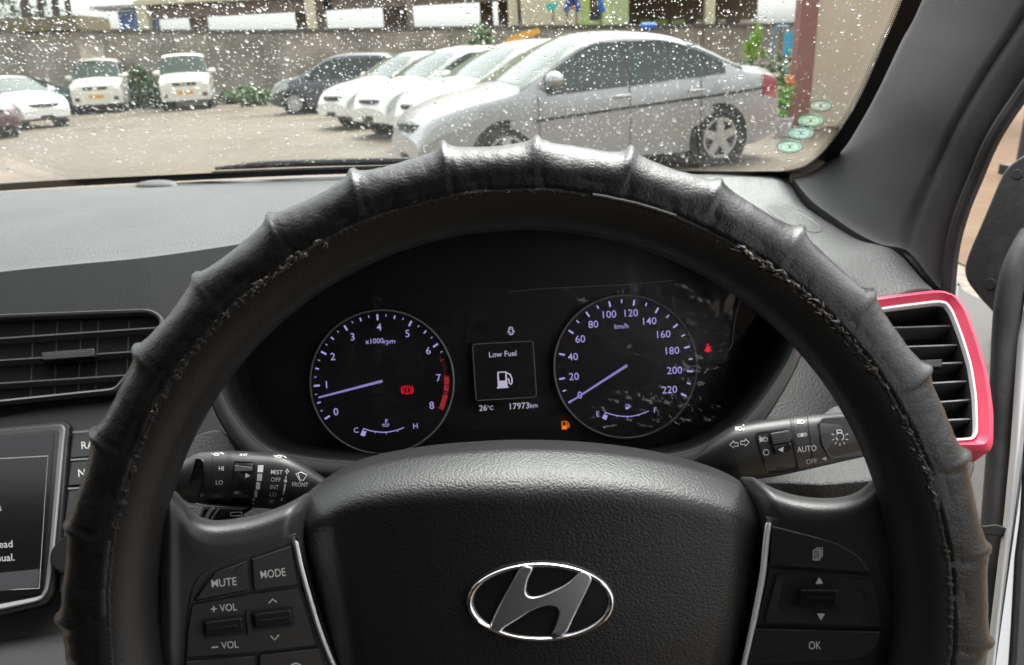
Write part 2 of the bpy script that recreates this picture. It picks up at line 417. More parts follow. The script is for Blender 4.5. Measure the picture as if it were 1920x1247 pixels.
for cx, cy, rx, ry, c, lab, k in ((1539, 195, 21, 12, (.30, .36, .30), 'faint round parking sticker, topmost of the four on the windscreen', 0),
                                (1520, 222, 25, 12.5, (.24, .36, .27), 'green rimmed round sticker second from top on the windscreen', 1),
                                (1502, 245, 25, 13, (.24, .34, .31), 'turquoise round sticker third from top on the windscreen', 2),
                                (1481, 270, 25, 12.5, (.25, .36, .31), 'pale mint round sticker, lowest of the four on the windscreen', 3)):
    t = thing('round_sticker', lab, 'sticker', WS(cx, cy, .001), 'round stickers on the windscreen corner')
    mm = bpy.data.materials.new('sticker_vinyl'); mm.use_nodes = True; nt = mm.node_tree; nt.nodes.clear()       # thin tinted vinyl the daylight shines through
    n1 = nt.nodes.new('ShaderNodeBsdfTranslucent'); n1.inputs[0].default_value = (*c, 1); n2 = nt.nodes.new('ShaderNodeBsdfTransparent'); n2.inputs[0].default_value = (1, 1, 1, 1)
    n3 = nt.nodes.new('ShaderNodeMixShader'); n3.inputs[0].default_value = (.18, .28, .40, .40)[k]; n4 = nt.nodes.new('ShaderNodeOutputMaterial')
    nt.links.new(n2.outputs[0], n3.inputs[1]); nt.links.new(n1.outputs[0], n3.inputs[2]); nt.links.new(n3.outputs[0], n4.inputs[0])
    h = .0016+.0004*k
    b = MB(); b.slab(ellipse(cx, cy, rx, ry, 40, 2), WS, .0003, base=h); b.build('vinyl_disc', mm, t)
    ink = Ink(WS, h+.0005)
    ink.arc(cx, cy, rx-1.2, 0, 360, 1.6, 40, ry-1.0); ink.arc(cx, cy, rx-5.5, 0, 360, 1.0, 40, ry-3.2)
    for q in range(14):
        a = q/14*2*math.pi; ink.poly(ellipse(cx+(rx-9)*math.cos(a), cy+(ry-5.2)*math.sin(a), 1.0, .7, 6))
    ink.poly(ellipse(cx, cy, 2.2, 1.6, 8))
    for q in (-1, 1): ink.stroke([(cx-8, cy+q*3), (cx+8, cy+q*3-.6)], .8)
    ink.make('print_ring', bpy.data.materials.get('sticker_ink') or mat('sticker_ink', (.10, .36, .30), .6), t)

# wiper lying at the foot of the glass, outside
wp = thing('windscreen_wiper', 'black windscreen wiper lying along the bottom of the glass', 'wiper', WS(600, 325, -.02))
b = MB()
pa = [WS(x, y, -.014) for x, y in cr([(400, 333), (440, 330), (480, 327), (520, 325), (640, 322), (800, 320)], 6)]
b.tube(pa, [.002+.0028*min(1, i/12) for i in range(len(pa))], 8); b.build('wiper_arm', M['rubber'], wp)
b = MB(); b.tube([WS(x, y, -.0085) for x, y in cr([(396, 334), (640, 326), (900, 321)], 10)], .0018, 6); b.build('wiper_blade', M['black'], wp)

# rain drops standing on the outside of the glass
rng = random.Random(3)
dv, df = [], []
NS = 10
def drop(px, py, r, el):
    c = WS(px, py, -.0042); n = -WS.n
    u = n.orthogonal().normalized(); w = n.cross(u)
    up_in = (UP-n*UP.dot(n)).normalized(); si = n.cross(up_in)
    b0 = len(dv); h = r*rng.uniform(.40, .60); ph = rng.random()*6.28; wob = rng.uniform(0, .16)
    for rr, hh in ((1.0, 0.0), (.93, .38), (.70, .74), (.36, .95)):
        for k in range(NS):
            a = 2*math.pi*k/NS; q = r*rr*(1+wob*math.sin(2*a+ph))
            dv.append(c+si*(q*math.cos(a))+up_in*(q*el*math.sin(a))+n*(h*hh))
    dv.append(c+n*h)
    df.append(tuple(b0+k for k in range(NS-1, -1, -1)))
    for i in range(3):
        for k in range(NS):
            k2 = (k+1) % NS; df.append((b0+i*NS+k, b0+i*NS+k2, b0+(i+1)*NS+k2, b0+(i+1)*NS+k))
    for k in range(NS): df.append((b0+3*NS+k, b0+3*NS+(k+1) % NS, b0+4*NS))
cells = {}
n_ok = 0
while n_ok < 11200:
    px, py = (rng.uniform(-60, 1690), rng.uniform(-40, 332)) if n_ok < 9400 else (rng.uniform(-420, 1750), rng.uniform(-420, 320))
    lim = tab([(p[1], p[0]) for p in sorted(side_in, key=lambda p: p[1])], py)
    if px > lim-8 or py > tab(bot_in, px)-2: continue
    dens = .85 if px < 1100 else (.8 if py > 150 else .62)
    if px > 1480: dens *= .5 if py < 230 else .8
    if py > 190 and 1050 < px < 1450: dens = 1.0
    if rng.random() > dens: continue
    s = min(max(rng.lognormvariate(-.04, .54), .6), 4.0)       # photo pixels
    if px > 1480 and py < 200: s *= .8
    ok = True; gx, gy = int(px//8), int(py//8)
    for i in (-1, 0, 1):
        for j in (-1, 0, 1):
            for (x, y, q) in cells.get((gx+i, gy+j), ()):
                if (x-px)**2+((y-py)*1.0)**2 < (q+s+.3)**2: ok = False
    if not ok: continue
    cells.setdefault((gx, gy), []).append((px, py, s)); n_ok += 1
    dist = (WS(px, py)-CAM).length
    drop(px, py, s*dist/1480, rng.uniform(1.15, 1.4))
me = bpy.data.meshes.new('raindrops'); me.from_pydata([tuple(v) for v in dv], [], df); me.materials.append(M['water'])
bm = bmesh.new(); bm.from_mesh(me); bmesh.ops.recalc_face_normals(bm, faces=bm.faces); bm.to_mesh(me); bm.free()
me.shade_smooth(); me.set_sharp_from_angle(angle=math.radians(62))
ro = bpy.data.objects.new('raindrops', me); COL.objects.link(ro)
tag(ro, 'clear raindrops scattered over the outside of the windscreen', 'raindrops', kind='stuff')

# ================================================================== dashboard
db = thing('dashboard', 'long grey plastic dashboard below the wet windscreen', 'dashboard', U(500, 480, .75))
baseT = [(-520, 402), (-420, 392), (0, 360), (320, 343), (640, 329), (960, 326), (1250, 328), (1420, 330)]
edgeT = [(-520, 580), (-420, 566), (0, 510), (136, 496), (273, 483), (435, 460), (530, 443), (700, 412), (960, 390), (1250, 395), (1420, 405)]
dedge = [(-520, .68), (0, .697), (136, .706), (273, .718), (435, .741), (700, .76), (1420, .76)]
def FS(px, py, off=0.0):        # front face of the dashboard
    d = tab(dedge, px)*(1-.00020*(py-tab(edgeT, px))); return U(px, py, d-off)
cols = list(range(-520, 1441, 20)); rows = []
def base_d(x): return (G(x, stab(baseT, x), 1.16)-CAM).dot(FW)
rows.append([U(x, stab(baseT, x), base_d(x))+Vector((0, .07, -.012)) for x in cols])
for t in (0, .10, .13, .3, .5, .7, .85, .93, .97):
    r = []
    for x in cols:
        yb, ye = stab(baseT, x), stab(edgeT, x); y = lerp(yb, ye, t)
        P0 = U(x, yb, base_d(x)); P1 = U(x, ye, tab(dedge, x)); p = P0.lerp(P1, t)
        p.z += .010*math.sin(math.pi*t)*(1 if t > .115 else .4) - (.004 if t > .9 else 0)*(t-.9)*10*.5
        r.append(p)
    rows.append(r)
for dy, dd in ((0, .0005), (5, .001), (14, 0), (40, 0), (100, 0), (300, 0), (600, 0), (900, 0)):
    rows.append([FS(x, stab(edgeT, x)+dy, -dd*0) for x in cols])
b = MB(); b.grid(rows)
for i_, v_ in enumerate(b.v):       # tuck the end under the raised end panel
    v_.z -= .030*min(1, max(0, (cols[i_ % len(cols)]-1260)/60))
o = b.build('top_panel', M['dash'], db, angle=50); solid(o, .004)
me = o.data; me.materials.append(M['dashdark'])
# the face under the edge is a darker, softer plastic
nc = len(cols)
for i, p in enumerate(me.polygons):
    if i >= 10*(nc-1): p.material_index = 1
# sensor bump near the glass
PT = Plane((200, 350, base_d(200)), (400, 341, base_d(400)), (300, 400, .93))
b = MB()
rows = []
for h, s in ((0, 1.0), (.004, .96), (.007, .85), (.0085, .6), (.009, .1)):
    rows.append([PT(x, y)+Vector((0, 0, h)) for x, y in ellipse(295, 353, 42*s, 7*s, 28, 2.5)])
b.loft(rows); b.build('light_sensor', M['dash'], db)
b = MB(); b.slab(rrect(340, 352, 18, 5, 2, 2), PT, .003, 1); b.build('sensor_cap', M['dash'], db)
# right end of the dashboard, rising to the pillar
A = cr([(1492, 327, .848), (1520, 373, .80), (1560, 403, .77), (1600, 431, .745), (1650, 456, .715), (1702, 468, .68), (1742, 516, .65), (1772, 552, .628)], 5)
B = cr([(1240, 327, .86), (1262, 395, .81), (1300, 440, .775), (1350, 480, .745), (1400, 520, .715), (1460, 560, .68), (1530, 590, .65), (1620, 612, .62)], 5)
b = MB(); rows = []
for ia, (a, c) in enumerate(zip(A, B)):
    r = []
    for k in range(20):
        t = k/16; x, y, d = (lerp(c[i], a[i], t) for i in range(3))
        r.append(U(x, y, d)+Vector((0, 0, .016*min(1, ia/14)*max(0, math.sin(math.pi*min(t, 1)))**.8-.012*(max(0, t-.8)/.2)**2)))
    rows.append(r)
b.grid(rows); o = b.build('end_panel', M['dash'], db, angle=60); solid(o, .004)
# side window demister slot
PD = Onto(o)
sl_o = [(1430, 384), (1475, 385), (1512, 400), (1538, 424), (1543, 437), (1520, 436), (1488, 424), (1455, 405)]
sl_o = ellipse(1490, 409, 57, 16, 48, -24); sl_i = inset(sl_o, 4.5)
dm = None
b = MB(); b.frame(sl_o, sl_i, PD, [(0, -.002), (0, .0004), (.5, .0009), (1, .0005), (1, -.002)], 90); dm = b.build('demister_vent', M['dash'], db)
b = MB(); b.slab(inset(sl_o, 4), PD, .0003, base=.0001); b.build('vent_opening', M['dashdark'], dm)
# ------------------------------------------------ centre air vent
def fsd(x, y): return tab(dedge, x)*(1-.00020*(y-tab(edgeT, x)))
FV = Plane((-260, 600, fsd(-260, 600)-.012), (318, 590, fsd(318, 590)-.012), (0, 790, fsd(0, 790)-.012))
fr_o = [(-260, 612), (0, 593), (286, 582), (313, 600), (300, 640), (222, 737), (0, 760), (-260, 786)]
fr_o = rounded(fr_o, [3, 1, 24, 16, 10, 10, 1, 3]); fr_i = inset(fr_o, 8)
b = MB(); b.slab(fr_o, FV, .001, base=-.004); cv = b.build('air_vent', M['ventdark'], db)
b = MB(); b.frame(fr_o, fr_i, FV, [(0, -.002), (0, .004), (.35, .0062), (.8, .005), (1, -.001), (1, -.003)], 220); b.build('vent_frame', M['panel'], cv)
for k, (ya, yb) in enumerate(((637, 617), (678, 659), (721, 702))):
    b = MB(); pr = []
    for x in (-250, 0, 120, 240, 318 - 32*k):
        y = lerp(ya, yb, x/290)
        pr.append([FV(x, y-2.5, .0005), FV(x, y-1, .0035), FV(x, y+1.5, .0035), FV(x, y+3, .001), FV(x, y+7, -.003), FV(x, y+1, -.003)])
    b.loft(pr); b.build('slat', M['vent'], cv)
for x in (60, 105, 150, 182, 240):
    b = MB(); b.tube([FV(x, 600, -.0035), FV(x-6, 740, -.0035)], .0008, 6); b.build('rear_blade', M['hood'], cv)
b = MB(); b.slab(rrect(135, 670, 100, 17, 4, 4.5), FV, .006, 3, base=.002); tb = b.build('vent_tab', M['gloss'], cv)
b = MB()
for j in range(3):
    for i in range(26): b.slab(rrect(96+i*3.05, 675-i*.24+(j-1)*3.4, 1.9, 1.9, .4), FV, .0006, base=.0079)
b.build('tab_dots', M['vent'], tb)['kind'] = 'stuff'
# ------------------------------------------------ grey band under the vent, and the lower panel
b = MB(); b.slab(rounded([(-300, 790), (0, 766), (215, 744), (190, 800), (150, 1000), (120, 1300), (-300, 1300)], 4), FV, .004, 2, base=-.016); b.build('centre_panel', M['panel'], db)
PB = Plane((0, 1215, .60), (130, 1205, .60), (0, 1300, .54))
b = MB(); b.slab(rounded([(-200, 1240), (0, 1224), (80, 1212), (175, 1203), (175, 1330), (-200, 1330)], 6), PB, .012, 5); b.build('lower_tray', M['grain'], db)
# ------------------------------------------------ right air vent with red surround
PV = Plane((1640, 562, .595), (1768, 548, .59), (1850, 850, .53))
vo = [(1560, 578), (1640, 561), (1758, 547), (1789, 558), (1812, 590), (1835, 655), (1852, 720), (1860, 780), (1859, 838), (1851, 851), (1780, 849), (1700, 846), (1600, 700)]
vi = [(1600, 592), (1660, 581), (1755, 569), (1771, 573), (1783, 590), (1802, 640), (1817, 690), (1826, 750), (1828, 815), (1820, 829), (1780, 832), (1710, 830), (1630, 700)]
vo_s = rounded(vo, [5, 5, 25, 15, 30, 40, 40, 40, 14, 10, 5, 5, 5]); vi_s = rounded(vi, [4, 4, 8, 8, 20, 30, 30, 40, 12, 10, 4, 4, 4])
b = MB(); b.slab(inset(vi_s, -4), PV, .001, base=-.022); sv = b.build('air_vent', M['ventdark'], db); sv['label'] = 'side air vent with red surround'
o160, i160 = [], []
for k in range(len(vo)):        # keep the two outlines in step
    pass
def pair(o, i, n=12):
    O, I = [], []
    for k in range(len(o)):
        for t in range(n):
            O.append(tuple(lerp(o[k][j], o[(k+1) % len(o)][j], t/n) for j in (0, 1))); I.append(tuple(lerp(i[k][j], i[(k+1) % len(i)][j], t/n) for j in (0, 1)))
    return O, I
def smooth_poly(p, it=5):
    for _ in range(it): p = [((p[i-1][0]+2*p[i][0]+p[(i+1) % len(p)][0])/4, (p[i-1][1]+2*p[i][1]+p[(i+1) % len(p)][1])/4) for i in range(len(p))]
    return p
O, I = pair(vo, vi); O, I = smooth_poly(O, 9), smooth_poly(I, 9)
def frame2(mb, O, I, S, prof, m=0):
    mb.grid([[S(lerp(a[0], c[0], t), lerp(a[1], c[1], t), h) for a, c in zip(O, I)] for t, h in prof], cu=True, cv=True, m=m)
b = MB(); frame2(b, O, I, PV, [(0, -.02), (0, .002), (.06, .0045), (.40, .0085), (.46, .0088), (.93, .0045), (1, .002), (1, -.02)]); b.build('vent_frame', M['red'], sv, angle=25)
I2 = inset(I, 5)
b = MB(); frame2(b, inset(I, -.5), I2, PV, [(0, -.004), (0, .0050), (.15, .0062), (.85, .0062), (1, .0050), (1, -.004)]); b.build('trim_ring', M['white_line'], sv)
b = MB(); frame2(b, I2, inset(I2, 9), PV, [(0, .001), (.2, -.001), (1, -.020), (.9, -.021)]); b.build('inner_rim', M['hood'], sv)
for k, (y, xl, xr, yr) in enumerate(((614, 1640, 1790, 609), (650, 1660, 1803, 645), (683, 1690, 1812, 678), (719, 1710, 1818, 713), (755, 1730, 1822, 748), (788, 1740, 1823, 784))):
    b = MB(); pr = []
    for x in (xl, lerp(xl, xr, .5), xr):
        yy = lerp(y, yr, (x-xl)/(xr-xl))
        pr.append([PV(x, yy-2.5, -.004), PV(x, yy-1.5, -.0015), PV(x, yy+1.5, -.001), PV(x, yy+3.5, -.003), PV(x, yy+9, -.016), PV(x, yy+4, -.016)])
    b.loft(pr); b.build('slat', M['vent'], sv)
b = MB(); b.slab(rrect(1742, 683, 48, 16, 3, 2), PV, .005, 2.5, base=-.003); b.build('vent_tab', M['gloss'], sv)
b = MB(); b.tube([PV(1690, 600, -.012), PV(1705, 640, -.012)], .002, 6); b.tube([PV(1700, 604, -.014), PV(1760, 604, -.014)], .002, 6); b.build('linkage', M['dashdark'], sv)
# ------------------------------------------------ grained lower panels behind the wheel
PL = Plane((1480, 700, .63), (1850, 860, .585), (1500, 960, .545))
b = MB(); b.slab(rounded([(1380, 640), (1500, 600), (1640, 560), (1755, 560), (1830, 840), (1834, 872), (1822, 905), (1805, 918), (1790, 1000), (1380, 1000)], [5, 5, 5, 5, 5, 14, 14, 14, 5, 5]), PL, .014, 5, base=-.016); b.build('knee_panel', M['grain'], db)
PK = Plane((1440, 880, .50), (1640, 850, .50), (1500, 930, .475))
b = MB(); b.slab(rounded([(1380, 880), (1440, 868), (1560, 776), (1650, 770), (1700, 850), (1690, 915), (1640, 926), (1540, 934), (1470, 930), (1380, 930)], 12), PK, .016, 8, base=-.006); b.build('column_shroud', M['grain'], db)
PK2 = Plane((340, 830, .50), (440, 815, .50), (400, 990, .46))
b = MB(); b.slab(rounded([(280, 900), (383, 822), (418, 813), (440, 826), (470, 870), (520, 960), (520, 1040), (280, 1040)], 12), PK2, .016, 8, base=-.006); b.build('column_shroud', M['grain'], db)
b = MB(); b.slab([(240, 560), (1730, 560), (1800, 1000), (1760, 1900), (-300, 1900), (-300, 1340), (240, 1260)], Plane((200, 560, .72), (1700, 560, .72), (960, 1320, .56)), .004); b.build('inner_panel', M['black'], db)

# ================================================================== infotainment unit
PS = Plane((0, 800, .655), (130, 790, .66), (90, 1140, .585))
iu = thing('infotainment_screen', 'touch screen with silver bezel in the centre of the dashboard', 'screen', PS(60, 960))
bo = rounded([(-320, 826), (0, 800), (124, 789), (134, 797), (129, 836), (112, 1042), (101, 1117), (86, 1136), (0, 1156), (-320, 1215)], [3, 1, 8, 8, 10, 10, 14, 16, 1, 3])
b = MB(); b.slab(bo, PS, .006, 3, base=-.004); b.build('housing', M['gloss'], iu)
bo2 = [(-320, 836), (0, 808), (120, 797), (126, 806), (122, 838), (104, 1040), (93, 1108), (80, 1128), (0, 1146), (-320, 1204)]
bi2 = [(-320, 856), (0, 828), (100, 819), (101, 824), (99, 850), (88, 1000), (80, 1100), (76, 1110), (0, 1122), (-320, 1176)]
O, I = pair(bo2, bi2, 8); O, I = smooth_poly(O, 3), smooth_poly(I, 2)
b = MB(); frame2(b, O, I, PS, [(0, .001), (0, .0028), (.12, .0034), (.9, .0004), (1, -.0015)]); b.build('bezel', M['silver_paint'], iu, angle=25)
b = MB(); b.slab([(-320, 852), (0, 824), (104, 815), (82, 1114), (0, 1128), (-320, 1180)], PS, .0012, base=.0014); b.build('display', M['screen'], iu)
ink = Ink(PS, .0029)
ink.stroke([(-320, 880), (93, 857), (77, 1104), (-320, 1126)], 1.6)
ink.make('display_frame', M['printdim'], iu)
ink = Ink(PS, .0029)
ink.poly([(-320, 1108), (0, 1076), (77, 1068), (75, 1101), (0, 1110), (-320, 1138)]); ink.make('menu_bar', M['litgrey'], iu)
for tx, x, y in (('read', 27, 1021), ('manual.', 31, 1046), ('rules', 6, 953)): ink = Ink(PS, .0030); ink.text(tx, x, y, 13, 3, align='r', bold=.01); ink.make('lettering', M['litscreen'], iu)
for k, (x0, y0, x1, y1, txt) in enumerate(((135, 812, 128, 858, 'RADIO'), (131, 864, 124, 910, 'NAV'), (126, 918, 118, 978, ''), (117, 986, 108, 1110, ''))):
    q = rounded([(x0, y0), (x0+110, y0-9), (x1+110, y1-9), (x1, y1)], 4)
    b = MB(); b.slab(q, PS, .004, 2, base=-.006); bt = b.build('button', M['button'], iu)
    ink = Ink(PS, -.0012); ink.stroke([(x0, y0-2.5), (x0+90, y0-9)], 3.2); ink.make('edge_line', M['silver_paint'], bt)
    if txt:
        ink = Ink(PS, -.0017); ink.text(txt, 151-6*k, (y0+y1)/2-1, 13.5, 4, align='l', bold=.012); ink.make('lettering', M['print'], bt)
b = MB(); c = PS(140, 1040, 0); b.disc_lathe(c, PS.n, [(.016, -.006), (.016, .006), (.0145, .008), (.001, .008)], 32); b.build('knob', M['gloss'], iu)

# ================================================================== instrument cluster
ic = thing('instrument_cluster', 'dark instrument cluster with two lit dials under a hood', 'instrument cluster', U(950, 690, .535))
S = flat(.535)
LENS = Plane((500, 480, .492), (1400, 480, .492), (950, 840, .522))
hoodA = cr([(958, 396), (1150, 405), (1320, 450), (1430, 530), (1488, 598), (1487, 655), (1440, 735), (1387, 797), (1320, 838), (1240, 858), (1000, 880), (700, 872), (560, 860), (490, 838), (432, 770), (408, 700), (402, 620), (440, 530), (560, 450), (740, 405)], 10, True)
hc = (950, 660)
def scal(p, k): return [(hc[0]+(x-hc[0])*k, hc[1]+(y-hc[1])*k) for x, y in p]
hA = [(p[0], p[1]) for p in hoodA]; N_ = len(hA)
def out_w(p, w): return inset(p, -w)
b = MB()
rows = [[U(x, y, .540) for x, y in scal(hA, .90)], [U(x, y, .50) for x, y in scal(hA, .965)], [U(x, y, .466) for x, y in hA]]
b.grid(rows, cu=True); o = b.build('hood', M['hood'], ic, angle=180); solid(o, .002, 0)
b = MB()
wt = [6+20*max(0, (y-560)/250) if y > 560 else 6 for x, y in hA]
outp = [(x+(ox-x)*w, y+(oy-y)*w) for (x, y), (ox, oy), w in zip(hA, out_w(hA, 1.0), wt)]
b.grid([[U(x, y, .468) for x, y in hA], [U(x, y, .4635) for x, y in hA], [U(lerp(x, p, .5), lerp(y, q, .5), .462) for (x, y), (p, q) in zip(hA, outp)], [U(p, q, .464) for p, q in outp], [U(p, q, .475) for p, q in out_w(outp, 2)]], cu=True)
o = b.build('hood_trim', M['trimgrey'], ic, angle=60)
b = MB()
o2 = out_w(outp, 2)
b.grid([[U(x, y, .474) for x, y in o2], [U(x, y, .474)+FW*.01 for x, y in out_w(outp, 3)], [U(x, y, .474)+FW*.10 for x, y in outp]], cu=True)
o = b.build('hood_shell', M['dashdark'], ic, angle=60); solid(o, .002, 0)
b = MB(); b.slab(scal(hA, .96), flat(.545), .003); b.build('back_plate', M['dial'], ic)
b = MB(); b.slab([(x, y) for x, y in scal(hA, .935)], LENS, .0008); b.build('lens', M['lens'], ic)
TR = 3.6                        # the dials sit level in the car, the camera is held askew
def dial(name, cx, cy, R, a0, step, nmaj, nums, sub, majw, majl):
    b = MB(); b.disc_lathe(U(cx, cy, .535), -FW, [(R*.535/F, -.004), (R*.535/F, .001), (R*.53/F, .0012), (.0001, .0012)], 72); d = b.build(name, M['dial'], ic)
    b = MB(); rows = []
    for rr, h in ((R+1.6, 0), (R+1.2, .0025), (R-.6, .0030), (R-2.0, .0018), (R-2.2, 0)):
        rows.append([S(cx+rr*math.sin(a), cy-rr*math.cos(a), h) for a in (2*math.pi*k/96 for k in range(96))])
    b.grid(rows, cu=True); b.build('dial_ring', M['ring'], d, angle=50)
    ink = Ink(S, .0018)
    for k in range(nmaj):
        a = math.radians(a0+step*k); sn, cs = math.sin(a), -math.cos(a)
        if name == 'tachometer' and k >= 7: continue
        ink.stroke([(cx+sn*(R-18.5), cy+cs*(R-18.5)), (cx+sn*(R-7.5), cy+cs*(R-7.5))], majw)
        if k < nmaj-1:
            for q in range(1, sub):
                if name == 'tachometer' and k+q/sub > 6.3: continue
                a2 = math.radians(a0+step*(k+q/sub)); s2, c2 = math.sin(a2), -math.cos(a2)
                mid = (q*2 == sub)
                if name == 'speedometer' and k in (1, 2): continue
                ink.stroke([(cx+s2*(R-(14.5 if mid else 12)), cy+c2*(R-(14.5 if mid else 12))), (cx+s2*(R-7.5), cy+c2*(R-7.5))], 2.6 if mid else 1.3)
    for txt, x, y in nums: ink.text(txt, x, y, 13.2, TR, sx=1.02, bold=.006)
    ink.make('dial_marks', M['lilac'], d)
    return d
tq = lambda x, y: (540+x/3.117, 480+y/3.117)
sq = lambda x, y: (960+x/3.117, 480+y/3.117)
tach = dial('tachometer', 716, 716.5, 135, -122.9, 29.75, 9,
            [(t, *tq(x, y)) for t, x, y in (('0', 280, 910), ('1', 225, 752), ('2', 262, 588), ('3', 377, 472), ('4', 532, 416), ('5', 698, 453), ('6', 820, 553), ('7', 880, 712), ('8', 840, 873))], 4, 3.4, 11)
spd = dial('speedometer', 1172.7, 687.6, 134, -122.3, 21.64, 12,
           [(t, *sq(x, y)) for t, x, y in (('0', 397, 813), ('20', 362, 704), ('40', 356, 589), ('60', 399, 485), ('80', 475, 399), ('100', 570, 341), ('120', 697, 333), ('140', 805, 380), ('160', 887, 457), ('180', 938, 553), ('200', 950, 668), ('220', 921, 781))], 2, 3.4, 11)
def needle(d, c, tip, w):
    b = MB(); n = Vector((-(tip[1]-c[1]), tip[0]-c[0])).normalized()
    q = [(c[0]+n.x*w, c[1]+n.y*w), (tip[0]+n.x*w*.62, tip[1]+n.y*w*.62), (tip[0]-n.x*w*.62, tip[1]-n.y*w*.62), (c[0]-n.x*w, c[1]-n.y*w)]
    b.slab(q, S, .0018, .5, base=.004); b.build('needle', M['lilacw'], d)
needle(tach, (717, 714.5), (597, 745.5), 2.5); needle(spd, (1176, 685), (1068, 754.5), 2.5)
ink = Ink(S, .0018)             # unit words and small gauges
ink.text('x1000', *tq(505, 497), 9.4, TR, bold=.006); ink.text('rpm', *tq(592, 498), 9.4, TR, bold=.006)
ink.make('unit_words', M['lilac'], tach); ink = Ink(S, .0018)
ink.text('C', *tq(398, 1018), 9.5, TR, bold=.006); ink.text('H', *tq(745, 993), 9.5, TR, bold=.006)
ar = [tq(*p) for p in cr([(442, 1010), (500, 1025), (570, 1030), (630, 1020), (678, 1002)], 6)]; ink.stroke(ar, 1.6)
ink.stroke([tq(442, 1008), tq(425, 1048)], 1.5); ink.poly([tq(437, 1022), tq(458, 1026), tq(448, 1055), tq(427, 1048)])
for q, l in (((507, 1026), 9), ((573, 1030), 11), ((640, 1018), 9)): x, y = tq(*q); ink.stroke([(x, y), (x+.3, y+l*.35)], 1.4)
x, y = tq(571, 972); ink.stroke([(x, y-6), (x, y+4)], 1.5); ink.stroke([(x, y-5), (x+4, y-5.2)], 1.2); ink.stroke([(x, y-2), (x+4, y-2.2)], 1.2)
ink.stroke([(x-7, y+4.4), (x-4, y+3.4), (x-2, y+4.6)], 1.3); ink.stroke([(x+2, y+4.2), (x+4, y+3.0), (x+7, y+4)], 1.3); ink.stroke([(x-6, y+7.6), (x-3, y+6.8), (x, y+7.6), (x+3, y+6.6), (x+6, y+7.2)], 1.3)
ink.make('temperature_gauge', M['lilac'], tach)
ink = Ink(S, .0019)
for k in range(8):
    a = math.radians(-122.9+29.75*(6.48+k*.07)); sn, cs = math.sin(a), -math.cos(a); r0 = 116 if k in (0, 7) else 117
    ink.stroke([(716+sn*r0, 716.5+cs*r0), (716+sn*(124 if k in (0,) else 122), 716.5+cs*(124 if k in (0,) else 122))], 2.6 if k in (0, 7) else 1.0)
ink.make('redline_ticks', M['litdimred'], tach)
ink = Ink(S, .0019)
for u0, u1 in ((7.0, 7.22), (7.25, 7.42), (7.47, 7.50), (7.54, 7.93)):
    A_ = [math.radians(-122.9+29.75*lerp(u0, u1, i/8)) for i in range(9)]
    ink.grid([[ink.P(716+117*math.sin(a), 716.5-117*math.cos(a)) for a in A_], [ink.P(716+126*math.sin(a), 716.5-126*math.cos(a)) for a in A_]])
a = math.radians(-122.9+29.75*7.97); ink.stroke([(716+115*math.sin(a), 716.5-115*math.cos(a)), (716+127*math.sin(a), 716.5-127*math.cos(a))], 2.6)
ink.make('redline', M['redline'], tach)
x, y = tq(697, 783); ink = Ink(S, .0019)
ink.arc(x, y, 7.2, 0, 360, 2.0, 28); ink.stroke([(x-.1, y-4.3), (x+.1, y+1.3)], 2.4); ink.poly(ellipse(x+.2, y+3.6, 1.3, 1.3, 8))
ink.arc(x, y, 10.8, 45, 135, 2.2, 12); ink.arc(x, y, 10.8, 225, 315, 2.2, 12); ink.make('brake_light', M['litred'], tach)
ink = Ink(S, .0018)
ink.text('km/h', *sq(640, 410), 9.2, TR, bold=.006); ink.make('unit_words', M['lilac'], spd); ink = Ink(S, .0018); ink.text('E', *sq(502, 923), 9.5, TR, bold=.006); ink.text('F', *sq(838, 900), 9.5, TR, bold=.006)
ink.stroke([sq(*p) for p in cr([(545, 915), (610, 932), (680, 938), (740, 928), (800, 905)], 6)], 1.6)
ink.stroke([sq(547, 913), sq(528, 948)], 1.5); ink.poly([sq(540, 926), sq(560, 932), sq(550, 960), sq(530, 950)])
for q, l in (((612, 932), 9), ((675, 938), 11), ((740, 927), 9)): x, y = sq(*q); ink.stroke([(x, y), (x+.3, y+l*.35)], 1.4)
def pump(ink, cx, cy, k, solidb=True):
    R_ = lambda pts: [(cx+(x*math.cos(.06)+y*math.sin(.06))*k, cy+(y*math.cos(.06)-x*math.sin(.06))*k) for x, y in pts]
    ink.poly(R_([(-6, 1), (3, 1), (3, 7), (-6, 7)])); ink.stroke(R_([(-5.2, 1.5), (-5.2, -7), (2.2, -7), (2.2, 1.5)]), 1.6*k)
    ink.poly(R_([(-7, 6.6), (4, 6.6), (4, 8), (-7, 8)]))
    ink.stroke(R_([(3, -6), (6, -4.5), (7.4, -1), (7.6, 3), (6.4, 5), (5, 4), (4.6, 0), (3, -.5)]), 1.3*k)
pump(ink, *sq(675, 880), .62)
ink.make('fuel_gauge', M['lilac'], spd)
ink = Ink(S, .0019)
for x0, y0 in ((303, 506), (277, 646)): x, y = sq(x0, y0); ink.stroke([(x-3, y-.8), (x+3, y+.5)], 1.7)
ink.make('limit_marks', M['litdimred'], spd)
